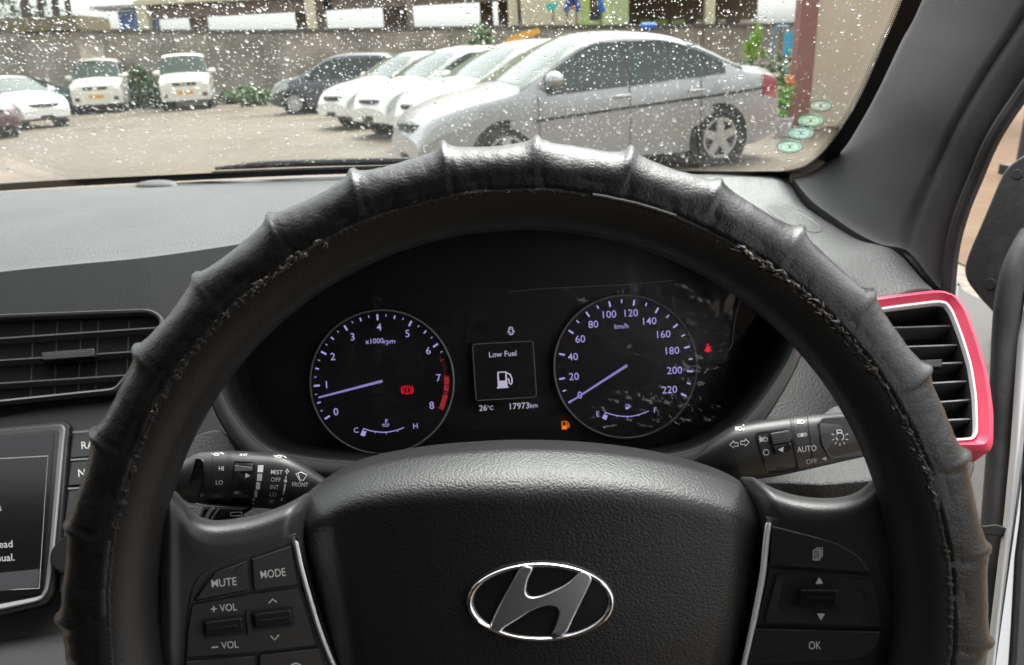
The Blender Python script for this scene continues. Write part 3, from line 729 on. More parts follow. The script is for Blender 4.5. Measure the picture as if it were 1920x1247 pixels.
# trip display between the dials
dq = tq
b = MB(); b.slab(rounded([dq(1070, 510), dq(1436, 490), dq(1460, 830), dq(1092, 852)], 6), S, .0012, 1); td = b.build('trip_display', M['dial'], ic)
ink = Ink(S, .0018); ink.stroke(rounded([dq(1078, 516), dq(1431, 497), dq(1453, 824), dq(1100, 845)], 6), 1.5, True); ink.make('display_frame', M['printdim'], td)
ink = Ink(S, .0019); ink.text('Low Fuel', *dq(1255, 572), 10.2, TR, w=51, bold=.006); pump(ink, dq(1268, 722)[0]-2, dq(1268, 722)[1], 2.0)
ink.make('display_text', M['litwhite'], td)
ink = Ink(S, .0019)
ink.text('26', *dq(1140, 888), 10.6, TR, bold=.008); ink.text('°C', *dq(1183, 888), 7.6, TR, bold=.008)
ink.make('temperature_text', M['litwhite'], td); ink = Ink(S, .0019)
ink.text('17973', *dq(1353, 876), 11.2, TR, w=36, bold=.008); ink.text('km', *dq(1436, 873), 8.6, TR, bold=.008)
ink.make('odometer_text', M['litwhite'], td); ink = Ink(S, .0019)
x, y = dq(1303, 438); ink.stroke(rrect(x, y, 7, 14, 3, 3), 1.4, True); ink.stroke([(x-2, y-3.5), (x+2, y-3.7)], 1.2); ink.stroke([(x-2, y+3.7), (x+2, y+3.5)], 1.2)
ink.stroke([(x-3.8, y-1), (x-6.6, y+3)], 1.4); ink.stroke([(x+3.8, y-1.4), (x+7, y+2)], 1.4); ink.make('door_symbol', M['litwhite'], td)
ink = Ink(S, .0012); pump(ink, *sq(310, 988), 1.0); ink.make('fuel_light', M['litamber'], ic)
x, y = sq(1146, 537); ink = Ink(S, .0012)
ink.poly(ellipse(x, y-6.2, 2.2, 2.2, 12)); ink.poly([(x-2.6, y-3.5), (x+2.6, y-3.7), (x+6, y+5.5), (x-6, y+6)]); ink.poly(ellipse(x, y+6.0, 3.4, 2.8, 14)); ink.stroke([(x-6, y+4), (x-6.6, y+7)], 2.0); ink.stroke([(x+6, y+3.6), (x+6.6, y+6.6)], 2.0)
ink.make('seatbelt_light', M['litred'], ic)
# clear protective film, wrinkled and torn, still lying on the lens
fl = thing('protective_film', 'wrinkled clear protective film torn over the right dial', 'film', U(1200, 700, .512))
b = MB(); rows = []
nxx, nyy = 170, 100
for j in range(nyy+1):
    r = []
    for i in range(nxx+1):
        u, v = i/nxx, j/nyy
        x = 700+u*680*(1-.05*v); y = (548-20*u+v*(258+10*u))-(.0 if v < 1 else 0)
        if v > .9: x -= 0
        wr = max(0, 1-math.hypot((x-1235)/140, (y-785)/65)); wr2 = .7*max(0, 1-math.hypot((x-1290)/40, (y-700)/40))
        n1 = noise.noise(Vector(((x+y*.5)*.03, (y-x*.2)*.07, 1)))+.5*noise.noise(Vector((x*.08, y*.10, 4)))
        n2 = noise.noise(Vector(((x+y*.6)*.05, (y-x*.25)*.22, 2)))
        n0 = noise.noise(Vector((x*.010+y*.012, (y-x*.5)*.02, 7)))
        h = .0008*n0+.0075*n1*(wr**.6+.8*wr2)+.0040*n2*(wr**.6+wr2)+.0003*n1
        r.append(LENS(x, y, .002+h+.002*(wr+wr2)))
    rows.append(r)
b.grid(rows); b.build('film_sheet', M['film'], fl, angle=180)
fm = mat('film_edge', .30, .25)
for pts, w in ((((1397, 498), (1392, 540), (1376, 590), (1370, 640), (1362, 656)), .00035), (((955, 546), (1010, 540), (1090, 536), (1200, 530), (1260, 524)), .00018)):
    b = MB(); P = [LENS(x, y, .004) for x, y in cr(list(pts), 6)]; b.tube(P, w, 5); b.build('torn_edge', fm if w > .0004 else mat('film_edge_faint', .10, .35), fl)

# ================================================================== control stalks
def stalk(name, label, top, bot, d0, bulge, x0, x1, mats, tail):
    t = thing(name, label, 'control stalk', U((x0+x1)/2, (stab(top, x0)+stab(bot, x0))/2, d0))
    def SS(px, py, off=0.0):
        a, c = stab(top, px), stab(bot, px); q = max(-.999, min(.999, (py-(a+c)/2)/max((c-a)/2, .5)))
        hw = (c-a)/2*d0/F
        return U(px, py, d0-bulge*hw*(1-abs(q)**2.6)**(1/2.6)-off)
    b = MB(); rows = []
    for k in range(41):
        px = lerp(x0, x1, k/40); a, c = stab(top, px), stab(bot, px); r = []
        hw = (c-a)/2*d0/F
        for j in range(40):
            an = 2*math.pi*j/40; cq, sq_ = math.cos(an), math.sin(an)
            q = math.copysign(abs(cq)**(2/2.6), cq); z = math.copysign(abs(sq_)**(2/2.6), sq_)
            r.append(U(px, (a+c)/2+q*(c-a)/2, d0-z*bulge*hw))
        rows.append(r)
    b.loft(rows); b.build('stalk_body', M['button'], t, angle=50)
    return t, SS
def groove(t, SS, xa, xb, y0, y1, w, mat_, name='groove', n=30):
    b = MB(); L1, L2 = [], []
    for k in range(n+1):
        y = lerp(y0, y1, .004+.992*k/n); x = lerp(xa, xb, k/n); L1.append(SS(x-w/2, y, .0004)); L2.append(SS(x+w/2, y, .0004))
    b.grid([L1, L2]); o = b.build(name, mat_, t, smooth=False); return o
zq = lambda x, y: (300+x/5.333, 780+y/5.333)
topL = [(300, 872), (345, 862), (368, 850), (400, 846), (430, 845), (490, 848), (535, 853), (572, 871), (620, 904), (665, 930)]
botL = [(300, 928), (345, 938), (400, 948), (490, 953), (535, 955), (572, 952), (620, 946), (665, 942)]
wl, SL = stalk('wiper_stalk', 'black wiper stalk with white settings left of the column', topL, botL, .43, .9, 310, 665, None, None)
for xa, xb, w in ((399, 393, 1.4), (428, 421, 1.5), (433, 426, 1.2)): groove(wl, SL, xa, xb, 848, 948, w, M['black'])
capx = [zq(*p) for p in ((355, 410), (425, 425), (447, 470), (445, 590), (400, 800), (360, 880), (255, 860), (300, 600))]
b = MB(); b.slab(rounded(capx, 5), SL, .0012, 2, base=-.0002); b.build('end_button', M['gloss'], wl)
rc = rounded([zq(*p) for p in ((735, 445), (1040, 455), (1085, 490), (900, 500), (945, 470), (935, 690), (900, 895), (680, 885))], 2)
rc = rounded([zq(*p) for p in ((738, 450), (945, 462), (940, 690), (905, 900), (680, 885), (725, 640))], 5)
b = MB(); b.slab(rc, SL, .0006, base=-.0001); b.build('roller_slot', M['black'], wl)
rows = []
for k in range(15):
    y = lerp(470, 890, k/14); sl_ = (y-470)/420; hh = .0022*math.sin(math.pi*(k+.5)/15)
    rows.append([SL(*zq(x-45*sl_, y), .0006+hh*(1 if 0 < i < 3 else 0)) for i, x in enumerate((748, 760, 925, 935))])
b = MB(); b.grid(rows); rl = b.build('roller', M['gloss'], wl, angle=60)
ink = Ink(SL, .0032); ink.poly([zq(856, 570), zq(902, 597), zq(853, 622)]); ink.make('pointer', M['print'], rl)
b = MB(); b.slab(rounded([zq(*p) for p in ((745, 490), (925, 515), (922, 552), (745, 555))], 2), SL, .0012, .8, base=.0015); b.build('roller_rib', M['panel'], rl)
ink = Ink(SL, .0003)
for x, y, w, h in ((1005, 527, 54, 70), (996, 613, 50, 72), (980, 698, 40, 72), (958, 778, 30, 68), (934, 856, 22, 60)):
    ink.poly([zq(x-w/2+2, y-h/2), zq(x+w/2+3, y-h/2), zq(x+w/2-3, y+h/2), zq(x-w/2-3, y+h/2)])
for t_, x, y, c in (('HI', 612, 525, 8.2), ('LO', 593, 665, 8.2), ('MIST', 1168, 562, 8.2), ('OFF', 1158, 637, 8.0), ('INT', 1145, 712, 7.8), ('LO', 1130, 785, 7.6), ('HI', 1112, 856, 7.4)): ink.text(t_, *zq(x, y), c, -3, sx=.9, bold=.012)
ink.text('FRONT', *zq(1402, 686), 7.8, -2, sx=.82, bold=.012)
ink.text('INT', *zq(838, 388), 4.2, -2, sx=1.5, bold=.012)
ink.stroke([zq(x, y) for x, y in ((1253, 680), (1240, 750), (1214, 850))], 3.0); ink.poly(ellipse(*zq(1254, 649), 3.2, 3.4, 14)); ink.stroke([zq(1258, 625), zq(1262, 600)], 2.4)
ink.stroke([zq(1268, 585), zq(1268, 560), zq(1252, 560), zq(1270, 532), zq(1288, 560), zq(1272, 560)], 1.6)
ink.stroke([zq(x, y) for x, y in ((1358, 578), (1412, 562), (1470, 590), (1432, 645), (1392, 635))], 1.5, True); ink.stroke([zq(1380, 568), zq(1402, 655)], 1.4)
for x in (565, 1190): ink.arc(*zq(x, 382 if x < 700 else 402), 5, 0, 360, 1.1, 14, 2.0); ink.stroke([zq(x+35, 365 if x < 700 else 390), zq(x+75, 380 if x < 700 else 420)], 1.4); ink.stroke([zq(x-50, 372 if x < 700 else 392), zq(x-30, 392 if x < 700 else 410)], 1.4)
ink.make('lettering', M['print'], wl)
ink = Ink(SL, .0003); ink.text('OFF', *zq(562, 803), 8, -3, sx=.9, bold=.012); ink.make('lettering', M['printdim'], wl)
ink = Ink(SL, .0015); ink.poly([zq(402, 770), zq(450, 795), zq(400, 815)]); ink.make('pointer', M['printdim'], wl)
# lower lever peeping out below the wiper stalk
PW = flat(.425)
b = MB(); b.slab(rounded([zq(*p) for p in ((430, 905), (940, 915), (820, 1000), (560, 1130), (330, 1130))], 5), PW, .014, 4); lv = b.build('lower_cover', M['gloss'], wl)
b = MB(); b.tube([PW(*zq(x, y), .0142) for x, y in cr([(535, 915), (490, 970), (460, 1030)], 6)], .0011, 6); b.tube([PW(*zq(x, y), .0142) for x, y in cr([(590, 925), (550, 975), (515, 1030)], 6)], .0006, 6); b.build('silver_line', M['satin'], lv)
ink = Ink(PW, .0146); ink.stroke(rounded([zq(705, 965), zq(820, 960), zq(815, 995), zq(705, 1000)], 3), 1.3, True); ink.make('oval_mark', M['printdim'], lv)

rq = lambda x, y: (1280+x/2.459, 740+y/2.459)
topR = [(1292, 866), (1312, 846), (1333, 826), (1374, 799), (1410, 790), (1439, 786), (1485, 781), (1565, 775), (1680, 768)]
botR = [(1292, 870), (1312, 882), (1333, 893), (1374, 902), (1410, 899), (1439, 896), (1485, 887), (1565, 869), (1680, 843)]
lr, SR = stalk('light_stalk', 'black light stalk with bulb symbol right of the column', topR, botR, .43, .9, 1292, 1680, None, None)
for xa, xb, w in ((1482, 1496, 1.6), (1486, 1500, 1.0), (1514, 1526, 1.6)): groove(lr, SR, xa, xb, stab(topR, xa)+1, stab(botR, xb)-1, w, M['black'])
kf = rounded([rq(*p) for p in ((622, 125), (640, 105), (860, 90), (860, 280), (680, 305), (640, 230))], 8)
b = MB(); b.slab(kf, SR, .0012, 2, base=-.0001); b.build('end_knob', M['gloss'], lr)
b = MB(); O = rounded([rq(*p) for p in ((333, 175), (495, 150), (545, 345), (392, 368))], 6); b.frame(O, inset(O, 3), SR, [(0, .0001), (0, .0007), (1, .0007), (1, .0001)], 80); b.build('switch_frame', M['gloss'], lr)
b = MB(); b.slab(rounded([rq(*p) for p in ((400, 175), (488, 160), (525, 340), (440, 352))], 4), SR, .0006); b.build('roller_slot', M['black'], lr)
b = MB(); b.slab(rounded([rq(*p) for p in ((402, 178), (490, 162), (500, 215), (415, 232))], 3), SR, .0028, 1.5); rl = b.build('roller', M['button'], lr)
b = MB()
for k in range(5):
    y0 = 176+k*10; b.slab([rq(410+k*2.2, y0+6), rq(487+k*2.2, y0-6), rq(487.5+k*2.2, y0-3), rq(410.5+k*2.2, y0+9)], SR, .0005, base=.0027)
b.build('roller_rib', M['panel'], rl)
b = MB(); b.slab(rounded([rq(*p) for p in ((418, 238), (502, 222), (508, 262), (428, 278))], 3), SR, .0026, 1.5); b.build('roller', M['gloss'], lr)
ink = Ink(SR, .0004)
ink.text('AUTO', *rq(572, 250), 10.5, 6, sx=.86, bold=.012); ink.text('OFF', *rq(594, 308), 9.0, 6, sx=.9, bold=.012)
ink.arc(*rq(385, 266), 5.2, 0, 360, 1.5, 20)
for k, s_ in ((-1, -1), (1, 1)):                         # the two turn arrows
    x, y = rq(262+k*23, 226-k*4); q = [(x+s_*9, y-s_*1.0), (x+s_*1, y-7.2), (x+s_*1, y-3.4), (x-s_*7, y-3), (x-s_*7, y+3.2), (x+s_*1, y+2.8), (x+s_*1, y+6.6)]; ink.stroke(q, 1.4, True)
x, y = rq(725, 195)                                      # bulb with rays
ink.arc(x, y-.5, 7.2, -155, 155, 1.8, 22); ink.stroke(rrect(x-1.2, y-10.5, 9, 5, 1, 3), 1.5, True)
for a in (70, 110, 145, 180, 215, 250, 290):
    s_, c_ = math.sin(math.radians(a)), -math.cos(math.radians(a)); ink.stroke([(x+s_*11.5, y+c_*11.5), (x+s_*16.5, y+c_*16.5)], 1.8)
def beam(cx, cy, k, three=True, flip=1, fog=False):
    ink.stroke([(cx+flip*k*x_, cy+k*y_) for x_, y_ in ((0, -4), (0, 4), (3, 4), (6, 2.5), (7, 0), (6, -2.5), (3, -4))], 1.3, True)
    for i in (-3, -1, 1, 3): ink.stroke([(cx-flip*2*k, cy+k*i), (cx-flip*8*k, cy+k*i+(1.2 if fog else 0))], 1.2)
beam(*rq(258, 156), .85); x, y = rq(280, 152); ink.stroke([(x, y-5), (x, y+5)], 1.4); ink.poly([(x-2.5, y-3), (x, y-6.5), (x+2.5, y-3)]); ink.poly([(x-2.5, y+3), (x, y+6.5), (x+2.5, y+3)])
beam(*rq(375, 206), .95, fog=True); x, y = rq(362, 206); ink.stroke([(x-3, y-6), (x-1, y-3), (x-4, y), (x-1, y+3), (x-3, y+6)], 1.1)
beam(*rq(545, 125), .85); beam(*rq(560, 184), .7); beam(*rq(542, 188), .7, flip=-1)
ink.poly([rq(640, 296), rq(662, 286), rq(663, 304)])
ink.make('lettering', M['print'], lr)
ink = Ink(SR, .0030); ink.poly([rq(440, 253), rq(466, 240), rq(462, 266)]); ink.make('pointer', M['print'], lr)
# ================================================================== steering wheel
DW = .315
W0 = U(985, 1125, DW)
sw = thing('steering_wheel', 'black steering wheel with chrome emblem and switches on its spokes', 'steering wheel', W0)
def tor(th, ph, Rc, a):
    s, c = math.sin(th), math.cos(th); R_ = Rc+a*math.cos(ph)
    return W0+(RT*s+UP*c)*R_-FW*(a*math.sin(ph))
b = MB(); b.grid([[tor(2*math.pi*i/240, 2*math.pi*j/28, .1752, .0176) for j in range(28)] for i in range(240)], cu=True, cv=True); TC = lambda p: W0+((p-W0)-FW*((p-W0).dot(FW))).normalized()*.174
o = b.build('rim', M['rim'], sw, angle=180); outward(o, TC)
def spd_l(px): return 1/lerp(1/.319, 1/.345, (px-335)/305) if px > 335 else tab([(280, .330), (300, .318), (318, .3165), (335, .319)], px)   # flat where the switches sit
def spd_r(px): return 1/lerp(1/.345, 1/.319, (px-1360)/305) if px < 1665 else tab([(1665, .319), (1675, .3185), (1690, .322), (1700, .330)], px)
tl = [(290, 880), (310, 905), (330, 922), (345, 938), (358, 957), (376, 969), (400, 975), (430, 974), (480, 965), (530, 948), (565, 930), (600, 908), (640, 890)]
tr = [(1360, 872), (1400, 888), (1430, 905), (1460, 919), (1500, 930), (1550, 934), (1590, 929), (1616, 917), (1634, 900), (1655, 870), (1680, 840)]
XLt = [(893, 590), (905, 585), (917, 578), (930, 571), (960, 566), (1000, 565), (1050, 574), (1100, 588), (1170, 606), (1247, 630), (1330, 664), (1400, 690)]
XRt = [(884, 1408), (900, 1413), (918, 1420), (930, 1424), (960, 1430), (1000, 1432), (1050, 1427), (1100, 1420), (1150, 1411), (1247, 1381), (1330, 1345), (1400, 1320)]
for tb_, fn, x0, ends, sg in ((tl, spd_l, 290, XLt, 1), (tr, spd_r, 1700, XRt, -1)):
    rows = []
    for dy, dd in ((14, .050), (2, .030), (0, .022), (2, .014), (7, .007), (16, .0025), (30, .0003), (50, 0), (75, .0004), (110, .001), (180, .001), (300, .001), (460, .001)):
        r = []
        xe = x0
        for it in range(6): xe = tab(ends, stab(tb_, xe)+dy)
        for x in np.linspace(x0, xe+sg*22, 64):
            ov = (x-xe)*sg; r.append(U(x, stab(tb_, min(x, xe) if sg > 0 else max(x, xe))+dy, fn(x)+dd+(.010*max(0, 1+ov/34)**2 if ov < 0 else .010+.020*ov/22)))
        rows.append(r)
    b = MB(); b.grid(rows); o = b.build('spoke', M['spoke'], sw, angle=180); solid(o, .003)
YT = [(0, 930), (.012, 920), (.04, 903), (.10, 876), (.18, 858), (.28, 845), (.40, 837), (.48, 835), (.58, 837), (.68, 844), (.78, 857), (.88, 878), (.95, 900), (.985, 918), (1, 930)]
def pad_d(u, v):
    y = stab(YT, u); dy = v*(1330-y)
    e = min(u, 1-u)*860
    d = .3445-.007*(1-(2*u-1)**2)
    d += .007*max(0, 1-e/12)**2+.006*(max(0, 1-e/62))**1.3
    edge = lerp(112, 80, abs(2*u-1))
    d += .030*max(0, 1-dy/edge)**1.8+.010*max(0, 1-dy/10)**2
    d -= .004*min(1, max(0, (dy-edge)/250))
    return d
def pad_uv(px, py):
    u = .5; v = .5
    xl, xr = stab(XLt, max(py, 930)), stab(XRt, max(py, 930)); u = min(1, max(0, (px-xl)/(xr-xl)))
    y = stab(YT, u); v = (py-y)/(1330-y); return u, v
def SP(px, py, off=0.0):
    u, v = pad_uv(px, py); return U(px, py, pad_d(u, v)-off)
us = sorted(set([0, .004, .01, .018, .028, .04, .055, .07, .085]+[i/60 for i in range(6, 55)]+[1-q for q in (0, .004, .01, .018, .028, .04, .055, .07, .085)]))
vs = [0, .003, .007, .012, .02, .03, .045, .06, .08, .1, .12, .14, .16, .18, .2, .22, .24, .27, .3, .35, .4, .5, .6, .7, .8, .9, 1]
rows = []
for v in vs:
    r = []
    for u in us:
        yt = stab(YT, u); y = lerp(yt, 1330, v); ye = lerp(930, 1330, v)
        x = lerp(stab(XLt, ye), stab(XRt, ye), u); r.append(U(x, y, pad_d(u, v)))
    rows.append(r)
skirt = [p-(-FW)*.02 for p in rows[0]]
b = MB(); b.grid([skirt]+rows)
b.grid([[p for p in (r[0] for r in rows)], [p+FW*.02 for p in (r[0] for r in rows)]]); b.grid([[p for p in (r[-1] for r in rows)], [p+FW*.02 for p in (r[-1] for r in rows)]])
pad = b.build('airbag_cover', M['pad'], sw, angle=70)
b = MB(); b.disc_lathe(U(1000, 1110, .50), -FW, [(.062, 0), (.058, .06), (.055, .115), (.05, .13)], 32); b.build('column', M['dashdark'], sw)
# emblem: oval ring with a leaning letter, on a black oval
emq = lambda x, y: (860+x/6.1935, 1030+y/6.1935)
EP = Plane((880, 1127, pad_d(*pad_uv(880, 1127))-.0012), (1150, 1127, pad_d(*pad_uv(1150, 1127))-.0012), (1014, 1200, pad_d(*pad_uv(1014, 1200))-.0012))
ecx, ecy = emq(950, 605)
b = MB(); b.slab(ellipse(ecx, ecy, 141, 78, 72, 0), EP, .0020, 3, base=-.0016); em = b.build('emblem', M['gloss'], sw)
b = MB(); rows = []
for q, h in ((0, -.002), (0, .0008), (.15, .0020), (.4, .0027), (.65, .0024), (.9, .0012), (1, -.001)):
    rows.append([EP(x, y, h) for x, y in ellipse(ecx, ecy, lerp(139.5, 124, q), lerp(76, 63, q), 96, 0)])
b.grid(rows, cu=True); b.build('oval_ring', M['chrome'], em, angle=60)
hp = [(745, 165), (860, 180), (880, 225), (845, 265), (815, 330), (795, 420), (785, 480), (810, 525), (870, 532), (950, 515), (1050, 475), (1180, 415), (1290, 345), (1375, 270), (1400, 225), (1520, 255), (1560, 330), (1490, 480), (1400, 660), (1310, 840), (1260, 950), (1180, 990), (1040, 985), (1085, 940), (1120, 850), (1150, 740), (1155, 685), (1110, 655), (1040, 648), (940, 668), (830, 715), (720, 785), (600, 860), (520, 905), (490, 960), (400, 920), (360, 870), (430, 700), (520, 520), (610, 360), (700, 215)]
hpx = [emq(x, y) for x, y in hp]
hpx = smooth_poly(resample(hpx, 240), 5)
b = MB(); b.slab(hpx, EP, .0032, 5.0, .0025, 5, base=-.0002); b.build('letter_mark', mat('letter_chrome', (.78, .78, .80), .24, 1.0), em, angle=50)
# silver strips beside the airbag cover
for pts, fn in ((cr([(553, 1014), (557, 1034), (564, 1066), (578, 1116), (599, 1184), (624, 1247), (648, 1300)], 6), spd_l), (cr([(1441, 980), (1439, 996), (1436, 1020), (1430, 1076), (1419, 1136), (1395, 1247), (1378, 1300)], 6), spd_r)):
    b = MB(); rows = []
    for i, (x, y) in enumerate(pts):
        w = 5.8*min(1, .6+i*.2); r = []
        for q, h in ((-1, -.004), (-1, .003), (-.6, .0046), (0, .005), (.6, .0046), (1, .003), (1, -.004)): r.append(U(x+q*w, y, fn(x)-h+.001))
        rows.append(r)
    b.loft(rows); b.build('silver_strip', M['strip'], sw, angle=40)
def SLp(px, py, off=0.0): return U(px, py, spd_l(px)+.001-off)
def SRp(px, py, off=0.0): return U(px, py, spd_r(px)+.001-off)
# switch panels
pl_o = rounded([(556, 999), (487, 1025), (412, 1055), (373, 1078), (358, 1106), (350, 1155), (346, 1222), (344, 1300), (650, 1300), (566, 1100)], [3, 10, 14, 14, 14, 10, 4, 4, 2, 4])
b = MB(); b.slab(pl_o, SLp, .0015, 2.5, base=-.0008); b.build('switch_panel', M['spoke'], sw)
pr_o = rounded([(1436, 968), (1500, 983), (1575, 1000), (1618, 1020), (1645, 1050), (1665, 1106), (1676, 1160), (1680, 1210), (1660, 1300), (1376, 1300), (1425, 1110)], [3, 10, 14, 14, 14, 14, 10, 10, 4, 4, 4])
b = MB(); b.slab(pr_o, SRp, .0015, 2.5, base=-.0008); b.build('switch_panel', M['spoke'], sw)
def button(pts, r, S_, h=.0035, bev=2.2, mats='button', base=.0002):
    b = MB(); b.slab(rounded(pts, r), S_, h, bev, .0012, 3, base=base); return b.build('button', M[mats], sw)
bt = button([(379, 1106), (404, 1073), (463, 1051), (466, 1107), (364, 1128)], [6, 6, 2, 2, 3], SLp)
ink = Ink(SLp, .0040); ink.text('MUTE', 420, 1092, 14.5, 6, w=47, bold=.010); ink.make('lettering', M['print'], bt)
bt = button([(472, 1048), (546, 1023), (559, 1097), (476, 1108)], [2, 2, 2, 2], SLp)
ink = Ink(SLp, .0040); ink.text('MODE', 512, 1075, 14.5, 7, w=47, bold=.010); ink.make('lettering', M['print'], bt)
bt = button([(360, 1133), (475, 1112), (560, 1101), (577, 1152), (596, 1211), (480, 1224), (349, 1234), (352, 1180)], [4, 1, 2, 3, 2, 1, 3, 5], SLp, .0022)
ink = Ink(SLp, .0027)
ink.text('VOL', 428, 1139, 13, 5, w=32, bold=.010); ink.stroke([(395, 1142.5), (406, 1141.5)], 2.2); ink.stroke([(400.5, 1136.5), (401, 1147.5)], 2.2)
ink.text('VOL', 431, 1209, 13, 5, w=32, bold=.010); ink.stroke([(397, 1214), (409, 1213)], 2.2)
ink.stroke([(504, 1131), (511, 1123.5), (519, 1129)], 2.2); ink.stroke([(507, 1192), (515, 1200), (523, 1190)], 2.2); ink.make('lettering', M['print'], bt)
for cx, cy in ((420, 1175), (512, 1160)):
    b = MB(); b.slab(rrect(cx, cy, 80, 38, 6, 7), SLp, .0006, 1, base=.0022); b.build('rocker_well', M['black'], sw)
    b = MB(); b.slab(rrect(cx, cy, 73, 29, 6, 7), SLp, .0052, 4.5, .003, 4, base=.0024); rk = b.build('rocker', M['gloss'], sw)
    b = MB(); b.slab(rrect(cx, cy+2, 50, 5, 2, 7), SLp, .0008, 1.2, base=.0074); b.build('rocker_ridge', M['gloss'], rk)
b = MB(); b.slab(rrect(466, 1168, 7, 46, 1, 4), SLp, .0018, 1, base=.0022); b.build('divider', M['button'], sw)
button([(349, 1240), (478, 1229), (480, 1300), (347, 1300)], 3, SLp); bt = button([(486, 1228), (598, 1215), (622, 1300), (487, 1300)], 3, SLp)
ink = Ink(SLp, .0040); ink.arc(555, 1256, 12, -100, 100, 2.4, 16); ink.make('lettering', M['print'], bt)
bt = button([(1448, 986), (1520, 1004), (1567, 1017), (1606, 1038), (1634, 1074), (1444, 1060)], [3, 8, 8, 14, 4, 3], SRp)
ink = Ink(SRp, .0040)
x, y = rq(622, 735)
for k in (2, 1): ink.stroke([(x-6+k*3-2, y-9-k*2.4+2), (x+5+k*3-2, y-9-k*2.4+2), (x+5+k*3-2, y+8-k*2.4+2)], 1.4)
ink.stroke(rrect(x-2, y+2, 12, 18, 1), 1.5, True)
for k in range(5): ink.stroke([(x-6, y-3.5+k*3), (x+2, y-3.5+k*3)], 1.1)
ink.make('lettering', M['print'], bt)
bt = button([(1443, 1064), (1634, 1079), (1648, 1130), (1653, 1178), (1418, 1172), (1434, 1110)], [3, 3, 10, 3, 3, 6], SRp, .0022)
b = MB(); O = rounded([(1458, 1074), (1626, 1086), (1640, 1174), (1432, 1169)], 8); Ii = rounded([(1470, 1098), (1612, 1104), (1616, 1148), (1462, 1145)], 8)
b.frame(O, Ii, SRp, [(0, .0022), (.04, .0034), (.2, .0034), (.95, .0020), (1, .0020)], 140); b.build('dish', M['button'], sw)
ink = Ink(SRp, .0040); ink.poly([rq(612, 873), rq(629, 842), rq(648, 872)]); ink.poly([rq(619, 1009), rq(656, 1010), rq(638, 1042)]); ink.make('lettering', M['print'], bt)
b = MB(); b.slab(rrect(1536, 1121, 80, 42, 7, -1), SRp, .0006, 1, base=.0022); b.build('rocker_well', M['black'], sw)
b = MB(); b.slab(rrect(1536, 1121, 73, 35, 6, -1), SRp, .0056, 4.5, .0032, 4, base=.0024); rk = b.build('rocker', M['gloss'], sw)
b = MB(); b.slab(rrect(1537, 1122, 50, 6, 2, -1), SRp, .0008, 1.2, base=.0078); b.build('rocker_ridge', M['gloss'], rk)
bt = button([(1416, 1178), (1653, 1184), (1647, 1208), (1631, 1228), (1604, 1238), (1398, 1246)], [3, 3, 12, 14, 12, 3], SRp)
ink = Ink(SRp, .0040); ink.text('OK', 1528, 1210, 14.5, 0, w=23, bold=.012); ink.make('lettering', M['print'], bt)

# ================================================================== steering wheel cover
cv_ = thing('steering_wheel_cover', 'worn black leather cover with raised finger ridges on the wheel rim', 'wheel cover', W0)
ST = 2*math.pi/31; OFF0 = math.radians(1.5)
def cov_a(th, ph):
    q = ((th-OFF0)/ST) % 1.0; t = min(q, 1-q); k = int(round((th-OFF0)/ST))
    jit = .75+.5*((math.sin(k*12.9898)*43758.5) % 1)
    w = max(0, math.cos(ph+.12))**1.3
    a = .0174+.0006*(abs(math.sin(ph)))
    a += w*(.0036*jit*math.exp(-abs(t/.05)**1.3)+.0022*math.exp(-abs(t/.20)**1.3)-.0006)
    a -= .0012*math.exp(-((q if q < .5 else q-1)/.022-1.4)**2)*max(0, math.cos(ph-.75))**2
    a += .0006*noise.noise(Vector((math.sin(th)*14, math.cos(th)*14, ph*1.2)))+.00025*noise.noise(Vector((math.sin(th)*60, math.cos(th)*60, ph*4)))
    a -= .0009*math.exp(-((ph-1.62)/.05)**2)
    return a
nth = 31*28
b = MB(); rows = []
edge_ph = []
for i in range(nth):
    th = 2*math.pi*i/nth
    pe = math.radians(104)+.05*noise.noise(Vector((math.sin(th)*5, math.cos(th)*5, 3)))+.02*noise.noise(Vector((math.sin(th)*40, math.cos(th)*40, 3)))+(.16 if 3.6 < th < 5.4 else 0)*math.sin((th-3.6)/1.8*math.pi)
    edge_ph.append(pe); r = []
    r.append(tor(th, -2.2, .1764, .0155))
    for j in range(34):
        ph = lerp(-2.2, pe, j/33); r.append(tor(th, ph, .1764, cov_a(th, ph)))
    r.append(tor(th, pe+.03, .1764, cov_a(th, pe)-.0006)); r.append(tor(th, pe+.035, .1764, .0158)); rows.append(r)
b.grid(rows, cv=True); o = b.build('leather', M['cover'], cv_, angle=180); outward(o, TC)
b = MB(); rows = []
for i in range(nth*2):
    th = math.pi*i/nth; pe = edge_ph[(i//2) % nth]; n_ = noise.noise(Vector((math.sin(th)*90, math.cos(th)*90, 9)))
    fray = 1.0 if (4.9 < th < 5.6 or .55 < th < 1.6) else .35
    c = tor(th, pe+.055+.02*n_*fray, .1764, .0174); ra = .0008+(.0013 if fray > .5 else .0006)*max(0, n_)*fray
    s, cc = math.sin(th), math.cos(th); er = RT*s+UP*cc
    rows.append([c+er*(1.4*ra*math.cos(k*math.pi/4))-FW*(ra*math.sin(k*math.pi/4)) for k in range(8)])
b.grid(rows, cu=True, cv=True); b.build('frayed_edge', M['cover_edge'], cv_, angle=180)
rg = random.Random(11)
